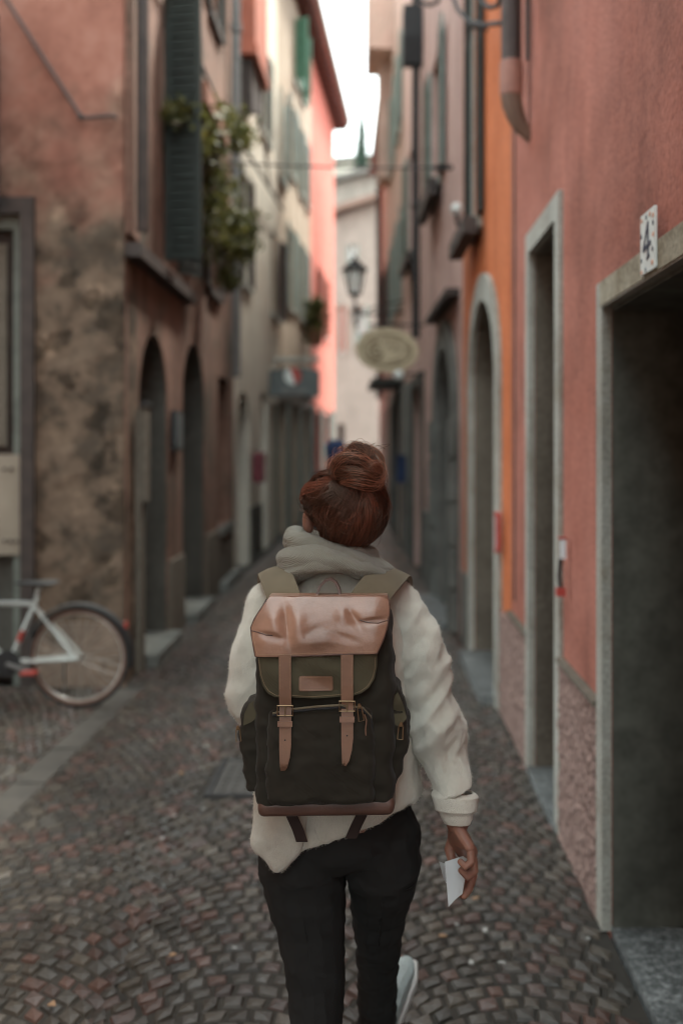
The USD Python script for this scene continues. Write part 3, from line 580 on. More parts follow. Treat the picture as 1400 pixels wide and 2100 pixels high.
put('bay', R4.box(4.65, R4.L - 0.01, 0.27, -0.1, 7.4, 9.845), 'rose_plaster', T)
put('shop_canopy', R4.ext(sbox(0.4, 2.80, 3.0, 2.88), 0.55, -0.01), 'dark_green', T)
roof_slab(T, R4, 0, R4.L, 11.7, 0.1, 6.0); shell(T, R4, 0, R4.L, 11.7, 0.5, 6.0, 'rose_plaster')
T = thing('low_rose_house', 'lower dull rose house, last on the right of the lane', 'house', R5.W(3, 0, 0))
hs = [sbox(0.8, -0.02, 2.0, 2.6), sbox(3.4, -0.02, 4.6, 2.6)]; ws = [(1.0, 1.9, 4.3, 5.9), (3.6, 4.5, 4.3, 5.9)]
wall(T, R5, 0.002, R5.L, 9.2, hs + [sbox(x[0], x[2], x[1], x[3]) for x in ws], 'rose_plaster', 0.5)
for h in hs: door(T, R5, h, 0.25, 'door_wood', handle=False)
for x in ws: window(T, R5, *x, shut='dark_green', angs=(177, 177))
put('base_course', R5.box(4.8, R5.L - 0.01, 0.03, -0.01, -0.03, 1.0), 'portal_stone', T)
roof_slab(T, R5, 0, R5.L, 9.2, 0.28, 6.0); shell(T, R5, 0, R5.L, 9.2, 0.5, 6.0, 'rose_plaster')
T = thing('near_house', 'plain house along the left of the lane beside the viewpoint', 'house', (-3.0, -4, 0))
L0 = Facade((-2.02, -12.0), (-2.02, 4.2), -1); hd = sbox(6, -0.02, 7, 2.2); hw_ = sbox(9, 1.1, 10, 2.4)
wall(T, L0, 0, L0.L, 7.6, [hd, hw_], 'rosy_worn_plaster', 0.4); door(T, L0, hd, 0.2, 'brown_wood'); window(T, L0, 9, 10, 1.1, 2.4)
roof_slab(T, L0, 0, L0.L, 7.6, 0.1, 6.0); shell(T, L0, 0, L0.L, 7.6, 0.4, 6.0, 'rosy_worn_plaster')
T = thing('downpipe', 'dark brown rain pipe running down the far rose house', 'downpipe', R4.W(1, 0.1, 3))
ud = R4.u(787)
put('pipe', R4.tube([(ud, 0.12, 2.9), (ud, 0.12, 9.9)], 0.07, 12), 'dark_brown', T)
put('bracket', [R4.box(ud - 0.11, ud + 0.11, 0.21, -0.01, z, z + 0.05) for z in (4.6, 8.4)], 'iron', T)
T = thing('wall_box', 'small dark blue letter box on the grey pilaster of the pale pink house', 'letter box', R3.W(R3.L - 0.85, 0.08, 1.4))
put('box', R3.ext(sbox(R3.L - 1.0, 1.15, R3.L - 0.7, 1.55), 0.2, 0.055), 'navy_cloth', T); put('lid', R3.ext(sbox(R3.L - 1.02, 1.553, R3.L - 0.68, 1.58), 0.22, 0.055), 'navy_cloth', T)

# ---- left corner house
T = thing('corner_house', 'peeling pink corner house with bare brown plaster and arched doors', 'house', (lx(7.4), 7.4, 0))
holes = []
a1 = span(L1, 285, 344); h1 = arch(*a1, -0.02, 2.64, 0.55)
a2 = span(L1, 374, 419); h2 = arch(*a2, -0.02, 2.76, 0.55)
a3 = span(L1, 447, 470); h3 = sbox(a3[0], 0.75, a3[1], 2.56)
wA = span(L1, 334, 362); wAz = (3.32, 5.6); wB = (wA[0] + 0.25, wA[1] - 0.2)
wC = span(L1, 428, 446)
holes = [h1, h2, h3, sbox(wA[0], wAz[0], wA[1], wAz[1]), sbox(wC[0], 3.5, wC[1], 5.1), sbox(wA[0], 6.6, wA[1], 8.4), sbox(wC[0], 6.6, wC[1], 8.4)]
wall(T, L1, 0.03, L1.L - 0.002, 8.9, holes, 'rosy_worn_plaster', 0.45)
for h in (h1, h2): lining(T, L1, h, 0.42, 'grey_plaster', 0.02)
door(T, L1, h1, 0.33, 'door_wood'); door(T, L1, h2, 0.33, 'dark_brown')
window(T, L1, *a3, 0.75, 2.56, frame='dark_brown', sill='portal_stone')
window(T, L1, *wA, *wAz, shut='dark_green', angs=(102, 150), frame='dark_green', sill=None)
window(T, L1, *wC, 3.5, 5.1, shut='dark_brown', angs=(177, 177), sill='dark_brown')
window(T, L1, *wA, 6.6, 8.4, shut='dark_green', angs=(150, 160), sill='dark_brown'); window(T, L1, *wC, 6.6, 8.4, shut='dark_green', angs=(177, 177), sill='dark_brown')
put('ledge', L1.box(0.02, wA[1] + 0.5, 0.11, -0.01, 3.10, 3.20), 'dark_brown', T)
put('band', L1.box(0.03, 0.34, 0.035, -0.01, 3.27, 8.8), 'rosy_worn_plaster', T)
put('jamb_post', [L1.box(h1.bounds[0] - 0.16, h1.bounds[0] - 0.02, 0.05, -0.01, 0.0, 2.0)], 'dim_plaster', T)
put('base_course', L1.box(h1.bounds[2] + 0.02, h2.bounds[0] - 0.02, 0.03, -0.01, -0.03, 0.7), 'dim_plaster', T)
put('base_course', L1.box(h2.bounds[2] + 0.02, L1.L - 0.2, 0.03, -0.01, -0.03, 0.74), 'dim_plaster', T)
for h in (h1, h2): put('doorstep', L1.box(h.bounds[0] + 0.1, h.bounds[2] + 0.02, 0.13, -0.3, -0.03, 0.09), 'portal_stone', T)
put('doorstep', L1.box(a3[0] - 0.1, a3[1] + 0.3, 0.13, 0.0, -0.03, 0.11), 'portal_stone', T)
# front of the corner house, facing the camera
fd = span(LF, -160, 72); fh = sbox(fd[0], -0.02, fd[1], 3.52)
put('front_wall', LF.ext(sbox(0, -0.05, LF.L - 0.003, 8.9).difference(fh.union(sbox(fd[0], -1, fd[1], 0))), 0.0, -0.4), 'front_plaster', T)
uu, zz = np.meshgrid(np.linspace(fd[1] + 0.01, LF.L - 0.012, 50), np.linspace(0.0, 8.85, 400), indexing='ij')
w = LF.p0 + uu[..., None] * LF.U + zz[..., None] * np.array([0, 0, 1.0])
r = meshkit.fbm(w * 3.1, 4, 9); patch = np.clip((r - 0.48) * 10, 0, 1) * np.clip((4.6 - zz) / 1.0, 0.15, 1); fine = meshkit.fbm(w * 14, 3, 4)
w = w + (0.004 + 0.009 * patch + 0.006 * fine)[..., None] * LF.N
put('plaster_coat', sheet(w, 0.03, LF.N), 'front_plaster', T, smooth=40, label='faded pink plaster coat worn off to bare brown below')
ring = fh.buffer(0.0, join_style=2).difference(sbox(fd[0] + 0.14, -1, fd[1] - 0.1, 3.40)); put('door_surround', LF.ext(ring, 0.03, -0.25), 'dark_brown', T)
ring2 = sbox(fd[0] + 0.14, -0.02, fd[1] - 0.1, 3.40).difference(sbox(fd[0] + 0.26, -1, fd[1] - 0.17, 3.30)); put('door_frame', LF.ext(ring2, -0.04, -0.2), 'grey_green', T)
put('door', LF.box(fd[0] + 0.262, fd[1] - 0.172, -0.12, -0.18, 0.0, 3.298), 'dark_brown', T)
put('door_panel', LF.box(fd[1] - 0.9, fd[1] - 0.24, -0.09, -0.125, 1.72, 3.2), 'dim_plaster', T)
nb = LF.u(53); put('notice_board', LF.box(nb - 0.8, nb, -0.03, -0.119, 0.93, 1.66), 'board_tan', T, label='pale board fixed across the door')
for px, py in ((6, 962), (20, 962), (6, 1110), (18, 1110), (30, 1110)):
    cc = LF.W(LF.u(px), -0.028, LF.z(px, py)); put('bolt', trimesh.creation.icosphere(1, 0.012).apply_translation(cc), 'iron', T)
put('door_kick_panel', LF.box(fd[1] - 0.9, nb, -0.09, -0.119, 0.05, 0.915), 'grey_plaster', T)
put('front_base', LF.box(fd[1] + 0.02, LF.L + 0.02, 0.07, -0.01, -0.03, 0.45), 'bare_plaster', T)
put('roof', bx(-6.6, lx(7.4) + 0.1, 7.3, 13.6, 8.91, 9.1), 'roof_tile', T)
put('back_wall', [bx(-6.5, -6.2, 7.81, 13.3, -0.05, 8.9), bx(-6.2, lx(13.6) - 0.46, 13.2, 13.59, -0.05, 8.9)], 'rosy_worn_plaster', T)
# things on the corner house
T = thing('shop_sign', 'black sign panel at the left edge above the old shop door', 'sign', LF.W(LF.u(-30), 0.1, 4.2))
put('panel', LF.box(LF.u(-200), LF.u(9), 0.16, 0.10, 3.42, 4.80), 'black_metal', T)
put('fixing', [LF.box(LF.u(-40), LF.u(-20), 0.10, -0.01, z, z + 0.06) for z in (3.7, 4.5)], 'iron', T)
T = thing('wall_cable', 'grey cable crossing the pink front of the corner house', 'cable', LF.W(LF.u(165), 0.05, 4.1))
o = 0.05
def lf(px, py): return (LF.u(px, o), o, LF.z(px, py, o))
put('cable', LF.tube([lf(-40, -90), lf(14, 0), lf(90, 120), lf(165, 237), lf(168, 241), lf(190, 240), lf(226, 236), lf(240, 240)], 0.014, 8), 'dark_pipe', T)
put('clip', trimesh.creation.icosphere(1, 0.025).apply_translation(LF.W(*lf(166, 239))), 'iron', T)
T = thing('downpipe', 'dark rain pipe at the corner of the peeling pink house', 'downpipe', L1.W(0.2, 0.08, 4))
put('pipe', L1.tube([(0.14, 0.10, 3.30), (0.14, 0.10, 8.8)], 0.045, 12), 'dark_brown', T)
put('pipe_bracket', L1.box(0.07, 0.21, 0.16, -0.01, 6.0, 6.04), 'iron', T)
T = thing('downpipe', 'grey rain pipe where the worn pink house meets the cream house', 'downpipe', L1.W(L1.L - 0.2, 0.08, 4))
ud = L1.L - 0.55
put('pipe', L1.tube([(ud, 0.10, 2.6), (ud, 0.10, 8.8)], 0.06, 12), 'grey_pipe', T)
put('joint', [lathe([(0, z), (0.075, z), (0.075, z + 0.12), (0, z + 0.12)], L1.W(ud, 0.10, 0), 14) for z in (4.2, 7.0)], 'grey_pipe', T)
T = thing('facade_cable', 'black cable sloping along the left house fronts', 'cable', L1.W(3, 0.1, 5.6))
def l1(px, py, Y): return P(px, py, Y)
put('cable', tube([P(300, -110, 7.9), P(352, 0, 8.9), P(400, 100, 10.0), P(455, 235, 11.9), P(500, 300, 13.6), P(548, 378, 16.2), P(580, 430, 18.6)], 0.022, 8), 'black_metal', T)
T = thing('poster_case', 'narrow pale display case beside the first arched door', 'display case', L1.W(a1[0], 0.06, 1.6))
pu0 = h1.bounds[0] - 0.16
put('case', L1.box(pu0, pu0 + 0.14, 0.09, 0.055, 1.3, 2.02), 'dim_plaster', T); put('frame', L1.box(pu0 - 0.02, pu0 + 0.16, 0.10, 0.055, 2.022, 2.06), 'iron', T)
T = thing('blue_plate', 'small blue-grey sign plate between the two arched doors', 'sign', L1.W(a2[0], 0.06, 1.8))
put('plate', L1.box(h1.bounds[2] + 0.12, h1.bounds[2] + 0.42, 0.06, 0.01, 1.70, 2.02), 'sign_grey', T)
put('rim', L1.box(h1.bounds[2] + 0.10, h1.bounds[2] + 0.44, 0.05, 0.008, 1.68, 2.04), 'iron', T)

# hanging plant
def leaves(centres, n, spread, size, seed):
    r = np.random.default_rng(seed); V = []; Fc = []
    c = np.asarray(centres)[r.integers(0, len(centres), n)]
    p = c[:, :3] + r.normal(size=(n, 3)) * spread * c[:, 3:4]
    a = r.normal(size=(n, 3)); a /= np.linalg.norm(a, axis=1, keepdims=True); b = np.cross(a, r.normal(size=(n, 3))); b /= np.linalg.norm(b, axis=1, keepdims=True)
    s = size * r.uniform(0.6, 1.3, (n, 1)); nn = np.cross(a, b)
    v = np.stack([p - a * s, p - b * s * 0.45 + nn * s * .12, p + a * s, p + b * s * 0.45 + nn * s * .12], 1).reshape(-1, 3)
    i = np.arange(n)[:, None] * 4; f = np.vstack([i + [0, 1, 2], i + [0, 2, 3]]); return trimesh.Trimesh(v, f, process=False)
T = thing('hanging_plant', 'bushy green plant trailing from a window box on the left house', 'plant', P(420, 420, 10.6))
cs = []
for px, py, Y, s in ((375, 240, 10.1, .7), (405, 245, 10.4, 1), (430, 255, 10.6, 1), (455, 268, 10.8, .9), (478, 275, 10.9, .8), (490, 280, 11.2, .6), (492, 460, 11.2, .8), (498, 500, 11.3, .6), (395, 285, 10.4, .9), (440, 295, 10.7, .8), (430, 345, 10.7, .7), (440, 370, 10.8, .8), (465, 385, 10.9, .8),
                     (430, 410, 10.8, .8), (440, 445, 10.8, .9), (470, 455, 11, .9), (430, 475, 10.8, .8), (480, 490, 11, .9), (460, 520, 11, .8), (490, 515, 11.1, .6), (465, 560, 11, .6), (470, 580, 11, .4)):
    cs.append((*P(px, py, min(Y, 1.80 * FOC / (VX - px))), s))
cs += [c for c in cs[:9] for _ in (0, 1)]
put('foliage', leaves(cs, 5600, 0.115, 0.043, 3), 'leaf', T)
put('stem', [tube([P(400, 300, 9.4), P(425, 360, 10.0), P(440, 430, 10.8), P(455, 500, 10.95), P(466, 575, 11)], [0.012, .011, .01, .008, .004], 6), tube([P(356, 250, 8.4), P(410, 270, 9.6), P(478, 280, 10.9)], 0.009, 6)], 'twig', T)
uw = L1.u(395, 0.15)
put('planter', L1.box(uw - 0.5, uw + 0.9, 0.36, 0.05, 4.74, 4.92), 'terracotta', T)
put('planter_bracket', [L1.box(uw + x, uw + x + 0.04, 0.34, -0.01, 4.68, 4.738) for x in (-0.3, 0.7)], 'iron', T)

# ---- cream house
T = thing('cream_house', 'cream plaster house on the left with dark shutters and shopfronts', 'house', L2.W(2, 0, 0))
holes, todo = [], []
def add_win(F, xa, xb, z0, z1, **kw):
    a = span(F, xa, xb); holes.append(sbox(a[0], z0, a[1], z1)); todo.append((a, z0, z1, kw))
add_win(L2, 496, 509, 4.05, 5.65, shut='dark_brown', angs=(177, 177)); add_win(L2, 556, 570, 4.1, 5.6, shut='dark_brown', angs=(None, 172), frame='dark_brown')
add_win(L2, 535, 548, 6.9, 8.4, shut='grey_green', angs=(177, 177)); add_win(L2, 574, 582, 6.9, 8.5, shut='pale_green', angs=(177, 177))
s1 = arch(*span(L2, 486, 511), -0.02, 2.5, 0.5); s2 = sbox(*[span(L2, 535, 548)[0], -0.02], span(L2, 535, 548)[1], 2.6); s3 = sbox(span(L2, 556, 572)[0], -0.02, span(L2, 556, 572)[1], 2.5)
holes += [s1, s2, s3]
wall(T, L2, 0.002, L2.L - 0.002, 10.4, holes, 'cream_plaster', 0.45)
for (a, z0, z1, kw) in todo: window(T, L2, *a, z0, z1, **kw)
for s in (s1, s2, s3): door(T, L2, s, 0.25, 'door_wood', handle=False)
put('base_course', [L2.box(s1.bounds[2] + 0.05, s2.bounds[0] - 0.05, 0.03, -0.01, -0.03, 0.8)], 'grey_plaster', T)
roof_slab(T, L2, 0, L2.L, 10.4, 0.1, 6.0); shell(T, L2, 0, L2.L, 10.4, 0.45, 6.0, 'cream_plaster')
T = thing('window_box', 'rust red boxed balcony on a dark bracket at the top left', 'balcony', L2.W(0.6, 0.2, 7))
uA, uB = span(L2, 484, 512)
put('box', L2.box(uA, uB, 0.26, 0.01, 7.15, 8.6), 'rust_red', T); put('rim', L2.box(uA - 0.04, uB + 0.04, 0.29, 0.01, 7.02, 7.148), 'rust_red', T)
put('bracket', L2.ext(Polygon([(uA + 0.1, 7.0), (uB - 0.1, 7.0), (uB - 0.15, 6.6), (uA + 0.15, 6.3)]), 0.2, -0.01), 'dark_brown', T)
T = thing('letter_box', 'dark red letter box on the cream house wall', 'letter box', L2.W(L2.u(517), 0.1, 1.4))
uq = L2.u(517)
put('box', tm(m3.Manifold.batch_hull([blob(L2.W(uq + x, o, z), 0.03, 10) for x in (-.13, .13) for o in (.05, .16) for z in (1.2, 1.6)])), 'maroon_paint', T, smooth=30)
put('slot', L2.box(uq - 0.1, uq + 0.1, 0.197, 0.18, 1.5, 1.53), 'black_metal', T)
T = thing('facade_wire', 'thin dark cable running down the cream house', 'cable', L2.W(2, 0.05, 6))
put('cable', L2.tube([(L2.u(545, .03), 0.03, 9.5), (L2.u(545, .03), 0.03, 6.6), (L2.u(552, .03), 0.03, 6.2)], 0.018, 6), 'dark_brown', T)

# ---- tan house and red house share one eave
T = thing('tan_house', 'tan house on the left with green shutters under the brick eave', 'house', L3.W(3, 0, 0))
holes, todo = [], []
for xa, xb in ((592, 601), (612, 619), (626, 631)):
    add_win(L3, xa, xb, 4.6, 6.3, shut='pale_green', angs=(177, 177)); add_win(L3, xa, xb, 7.4, 8.9, shut='pale_green', angs=(177, 177))
add_win(L3, 604, 611, 9.6, 10.9, shut='mid_green', angs=(110, 150)); add_win(L3, 617, 622, 9.6, 10.9, shut='mid_green', angs=(110, 150))
s1, s2, s3 = sbox(0.3, -0.02, 1.6, 2.6), sbox(2.2, -0.02, 3.6, 2.6), sbox(4.2, -0.02, 5.5, 2.6); holes += [s1, s2, s3]
wall(T, L3, 0.002, L3.L - 0.002, 11.3, holes, 'tan_plaster', 0.45)
for (a, z0, z1, kw) in todo: window(T, L3, *a, z0, z1, **kw)
for s in (s1, s2, s3): door(T, L3, s, 0.25, 'door_wood', handle=False); surround(T, L3, s, 0.2, 0.04, 'grey_green', 'shopfront')
put('base_course', L3.box(5.75, L3.L - 0.01, 0.03, -0.01, -0.03, 1.0), 'grey_plaster', T)
put('shop_fascia', L3.box(0.02, L3.L - 0.02, 0.10, -0.01, 2.85, 3.1), 'dark_green', T)
def eave(T, F, u0, u1, z, out, rows):
    put('eave', F.box(u0, u1, out, -0.5, z + 0.16, z + 0.22), 'brick_red', T)
    n = int((u1 - u0) / 0.42)
    for i in range(n): put('rafter', F.box(u0 + 0.1 + i * 0.42, u0 + 0.22 + i * 0.42, out - 0.05, -0.1, z + 0.0, z + 0.158), 'rafter_brown', T)
    k = int((u1 - u0) / 0.2)
    put('roof', F.box(u0, u1, out + 0.01, -6.0, z + 0.222, z + 0.27), 'roof_tile', T)
    put('roof_tiles', [F.tube([(u0 + 0.1 + i * 0.2, out + 0.06, z + 0.29), (u0 + 0.1 + i * 0.2, -3.0, z + 1.0)], 0.075, 8) for i in range(k)], 'roof_tile', T, kind='stuff')
eave(T, L3, 0.0, L3.L - 0.002, 11.3, 0.42, 2); shell(T, L3, 0, L3.L, 11.3, 0.45, 6.0, 'tan_plaster')
T = thing('window_plant', 'small green plant on a sill of the tan house', 'plant', P(645, 655, 24))
put('foliage', leaves([(*P(643, 640, 23.5), 1), (*P(647, 660, 23.5), 1), (*P(645, 685, 23.5), 1), (*P(648, 625, 23.5), .7)], 900, 0.13, 0.07, 5), 'leaf', T)
put('pot', lathe([(0, 4.05), (0.14, 4.05), (0.19, 4.4), (0, 4.4)], [*P(645, 655, 23.5)[:2], 0]), 'terracotta', T)
T = thing('red_house', 'bright red plaster house closing the left row under a brick eave', 'house', L4.W(2.5, 0, 0))
holes, todo = [], []
add_win(L4, 652, 658, 4.8, 6.4, shut='rust_red', angs=(177, 177)); add_win(L4, 668, 672, 4.8, 6.4, shut='rust_red', angs=(177, 177))
s1, s2 = sbox(0.8, -0.02, 2.0, 2.6), sbox(3.0, -0.02, 4.2, 2.6); holes += [s1, s2]
wall(T, L4, 0.002, L4.L - 0.002, 11.3, holes, 'red_plaster', 0.45, z0=-0.05)
for (a, z0, z1, kw) in todo: window(T, L4, *a, z0, z1, **kw)
for s in (s1, s2): door(T, L4, s, 0.25, 'door_wood', handle=False)
for a, b in ((0.01, 0.78), (2.02, 2.98), (4.22, L4.L - 0.01)): put('base_course', L4.box(a, b, 0.04, -0.01, -0.03, 2.75), 'grey_plaster', T)
eave(T, L4, 0.002, L4.L + 0.35, 11.3, 0.42, 2); shell(T, L4, 0, L4.L, 11.3, 0.45, 6.0, 'red_plaster')

# ---- grey box sign with the round red and white emblem
T = thing('box_sign', 'dark grey hanging box sign with a round white and red emblem', 'sign', P(605, 775, 17.8))
g0, g1 = P(553, 768, 17.8), P(655, 812, 17.8)
tt = np.linspace(0, 1, 13); top = [(g0[0] + (g1[0] - g0[0]) * a, P(600, 768 - 14 * math.sin(math.pi * (0.15 + 0.7 * a)), 17.8)[2]) for a in tt]
poly = Polygon([(g0[0], g1[2]), (g1[0], g1[2])] + top[::-1])
def facing(poly, y, th):
    m = trimesh.creation.extrude_polygon(poly, th, engine='earcut'); v = m.vertices.copy(); m.vertices = np.stack([v[:, 0], y - v[:, 2] + th, v[:, 1]], 1)
    trimesh.repair.fix_inversion(m) if m.volume < 0 else None; return m
put('box', facing(poly, 17.72, 0.18), 'sign_grey', T)
cx, cz = P(600, 771, 17.7)[[0, 2]]
disc = lambda a0, a1: Polygon([(cx, cz)] + [(cx + 0.15 * math.cos(t), cz + 0.15 * math.sin(t)) for t in np.linspace(a0, a1, 20)])
put('emblem_white', facing(disc(2.0, 5.0), 17.713, 0.012), 'tile_white', T); put('emblem_red', facing(disc(-1.25, 1.95), 17.713, 0.012), 'red_plastic', T)
lt = [meshkit.text_mesh('', 0.05)] if False else []
put('strip', facing(sbox(P(578, 806, 17.7)[0], P(0, 806, 17.7)[2], P(628, 806, 17.7)[0], P(0, 797, 17.7)[2]), 17.714, 0.010), 'grey_pipe', T)
put('bracket', tube([P(560, 738, 17.8), P(600, 738, 17.8), P(654, 736, 17.8)], 0.05, 8), 'stone_trim', T)
put('hanger', [tube([P(x, 738, 17.8), P(x, 762, 17.8)], 0.012, 6) for x in (575, 640)], 'iron', T)

# ---- lanterns
def lantern(c, s, label, arm_to):
    T = thing('lantern', label, 'street lantern', c)
    put('roof', lathe([(0.0, 0.30 * s), (0.34 * s, 0.28 * s), (0.26 * s, 0.36 * s), (0.10 * s, 0.50 * s), (0.05 * s, 0.55 * s), (0.03 * s, 0.64 * s), (0.0, 0.66 * s)], c, 8), 'black_metal', T)
    put('glass', lathe([(0.0, -0.25 * s), (0.14 * s, -0.25 * s), (0.24 * s, 0.275 * s), (0.0, 0.275 * s)], c, 6), 'lamp_glass', T)
    put('frame', [tube([c + [0.145 * s * math.cos(a), 0.145 * s * math.sin(a), -0.25 * s], c + [0.245 * s * math.cos(a), 0.245 * s * math.sin(a), 0.28 * s]], 0.014 * s + .004, 6) for a in np.arange(6) * math.pi / 3], 'black_metal', T)
    put('base', lathe([(0.0, -0.42 * s), (0.04 * s, -0.42 * s), (0.06 * s, -0.34 * s), (0.16 * s, -0.30 * s), (0.16 * s, -0.255 * s), (0.0, -0.255 * s)], c, 10), 'black_metal', T)
    b = c + [0, 0, -0.42 * s]
    put('bracket', [tube([b, b + [0, 0, -0.2 * s], b + [0.15 * s, 0, -0.36 * s], np.array([arm_to, c[1], b[2] - 0.3 * s])], 0.02, 8), tube([b + [0.25 * s, 0, -0.35 * s], b + [0.4 * s, 0, -0.2 * s], np.array([arm_to, c[1], b[2] - 0.02 * s])], 0.014, 6)], 'black_metal', T)
lantern(P(727, 578, 17.5), 0.72, 'larger black street lantern on a bracket over the lane', rx(17.5) - 0.0)
lantern(P(731, 652, 26.5), 0.56, 'smaller farther black lantern below the first one', rx(26.5))

# ---- wire across the lane
T = thing('overhead_wire', 'thin dark wire strung across the lane with black insulators', 'wire', P(940, 343, 10.6))
A, B = P(290, 318, 10.9), P(942, 342, 9.9)
put('wire', tube(droop(A, B, 0.05, 20), 0.010, 6), 'dark_pipe', T)
put('insulator', [tube([B + [-0.26, 0.03, 0.0], B + [-0.10, 0.01, 0.0], B], 0.024, 8), tube([B, B + [0.06, 0, 0]], 0.03, 8)], 'black_metal', T)

# ---- far end of the lane
def block(name, label, x0, x1, y0, y1, z1, m, roofm, wins=(), gable=None, ridge=1.2):
    T = thing(name, label, 'house', ((x0 + x1) / 2, y0, 0)); F = Facade((x0, y0), (x1, y0), -1)
    hs = [sbox(*(min(F.u(a), F.u(b)), z0, max(F.u(a), F.u(b)), zt)) for a, b, z0, zt, s in wins]
    wall(T, F, 0, F.L, z1, hs, m, 0.35)
    put('side_wall', [bx(x0, x0 + 0.3, y0 + 0.352, y1, -0.05, z1), bx(x1 - 0.3, x1, y0 + 0.352, y1, -0.05, z1), bx(x0, x1, y1 + .002, y1 + 0.3, -0.05, z1)], m, T)
    for (a, b, z0, zt, s) in wins:
        u0, u1 = sorted((F.u(a), F.u(b)))
        if z0 <= 0: door(T, F, sbox(u0, z0, u1, zt), 0.2, 'door_wood', handle=False)
        else: window(T, F, u0, u1, z0, zt, shut=s, angs=(170, 170))
    pr = Polygon([(x0 - 0.5, z1 + 0.0), (x1 + 0.5, z1 + ridge), (x1 + 0.5, z1 + ridge + 0.22), (x0 - 0.5, z1 + 0.22)])
    mm = trimesh.creation.extrude_polygon(pr, y1 - y0 + 0.9, engine='earcut'); v = mm.vertices.copy(); mm.vertices = np.stack([v[:, 0], y0 - 0.55 + v[:, 2], v[:, 1] + 0.01], 1)
    trimesh.repair.fix_inversion(mm) if mm.volume < 0 else None
    put('roof', mm, roofm, T)
    pg = Polygon([(x0 + .002, z1), (x1 - .002, z1), (x1 - .002, z1 + ridge * 0.93)]); mg = trimesh.creation.extrude_polygon(pg, 0.33, engine='earcut'); v = mg.vertices.copy(); mg.vertices = np.stack([v[:, 0], y0 + 0.01 + v[:, 2], v[:, 1]], 1)
    put('gable', mg, m, T)
    return T
block('white_house', 'white house closing the far end of the lane with low tiled roof', -2.3, 0.9, 40, 47, 10.6, 'white_plaster', 'roof_tile', [(692, 706, -0.02, 2.6, None), (697, 705, 5.4, 7.2, 'rust_red'), (735, 748, 5.4, 7.2, 'pale_green'), (717, 728, 8.3, 9.6, 'pale_green')], ridge=1.3)
block('far_house', 'pale far house with grey roof rising behind the white end house', -4.4, 1.2, 54, 62, 15.2, 'white_plaster', 'roof_pale', [(720, 735, 11.5, 13.0, 'rust_red')], ridge=1.6)
block('hill_house', 'highest pale house on the hillside at the end', -7.5, 3.0, 76, 86, 22.5, 'cream_plaster', 'roof_pale', [], ridge=1.0)
T = thing('cypress', 'slim dark cypress tree top showing above the far roofs', 'tree', (*P(741, 300, 72)[:2], 0))
c = P(741, 300, 70)
put('trunk', tube([[c[0], c[1], 14], [c[0], c[1], 24.6]], [0.2, 0.06], 8), 'twig', T)
r = np.random.default_rng(2); pts = []
for k in range(60):
    h = k / 59; pts.append((c[0], c[1], 18.5 + h * 6.1, 0.12 + 0.75 * (1 - h) ** 0.8))
put('crown', leaves(pts, 5000, 0.34, 0.13, 8), 'cypress_leaf', T)

# ------------------------------------------------------------------ ground
def flat(poly, z, th=0.05):
    m = trimesh.creation.extrude_polygon(poly, th, engine='earcut'); m.apply_translation([0, 0, z - th]); return m
put('ground', flat(sbox(-400, -400, 400, 600), -0.06, 0.2), 'asphalt', kind='structure')
hill = [];
uu, vv = np.meshgrid(np.linspace(-60, 60, 40), np.linspace(64, 150, 30), indexing='ij')
hz = np.clip((vv - 64) / 60, 0, 1) ** 1.2 * 18 + meshkit.fbm(np.stack([uu, vv, 0 * uu], -1) * 0.08, 3, 1) * 2 - 1.6
put('hill', grid(np.stack([uu, vv, hz], -1)), 'asphalt', kind='structure', smooth=True)
left = [(-2.02, -12.0), (-2.02, 4.2), (-9.0, 4.2), (-9.0, 7.38)] + [(lx(7.4), 7.38)] + [(lx(y) - 0.0, y) for y in np.linspace(7.5, 19, 12)] + [(-2.19, 19), (-1.745, 31), (-1.745, 40), (-3, 40)]
right = [(3, 40), (rx(28.5), 40)] + [(rx(y), y) for y in np.linspace(28.5, -12, 40)]
PAVE = put('pavement', flat(Polygon(left + right).buffer(0), -0.007, 0.03), 'joint_dirt', kind='structure', smooth=False)
GREYS = np.array([(0.098, 0.080, 0.062), (0.12, 0.100, 0.078), (0.078, 0.066, 0.053), (0.15, 0.125, 0.097), (0.10, 0.090, 0.076)])
REDS = np.array([(0.15, 0.083, 0.064), (0.13, 0.075, 0.06), (0.18, 0.098, 0.076), (0.12, 0.08, 0.067)])
stones = []                                                   # (quad corners, tone)
def strip(xc, hw, y0, y1, sag, p=0.079, ok=None, along=None):
    """One strip of segmental arcs: rows of small porphyry setts bowed away from the camera."""
    n = max(4, round(2 * hw * 1.12 / p)); rows = int((y1 - y0 + sag) / p)
    prof = lambda x: sag * (1 - (x / hw) ** 2)
    for k in range(rows):
        yb = y0 - sag + k * p
        off = 0.5 * (k % 2) + rng.normal() * 0.05
        e = (np.arange(n + 2) - off) / n * 2 - 1; e = np.clip(e + rng.normal(size=n + 2) * 0.012, -1, 1); e.sort()
        for a, b in zip(e[:-1], e[1:]):
            if b - a < 0.35 / n: continue
            xa, xb = a * hw, b * hw
            lean = 0.62 * p                                     # joints run square to the arc
            def pt(x, up): s = -2 * sag * x / hw ** 2; return (xc + x - (s * lean * 0.6 if up else 0), yb + prof(x) + (p if up else 0) - (0 if not up else abs(s) * lean * 0.12))
            quad = np.array([pt(xa, 0), pt(xb, 0), pt(xb, 1), pt(xa, 1)])
            c = quad.mean(0)
            if ok and not ok(*c): continue
            if along is not None: quad = quad[:, ::-1]
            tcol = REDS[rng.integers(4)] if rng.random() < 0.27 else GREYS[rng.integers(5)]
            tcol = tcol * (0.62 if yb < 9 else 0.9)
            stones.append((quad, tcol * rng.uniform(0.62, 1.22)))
mc = (P(418, 1632, 5.04)[0], 5.02, 5.62)                       # drain cover
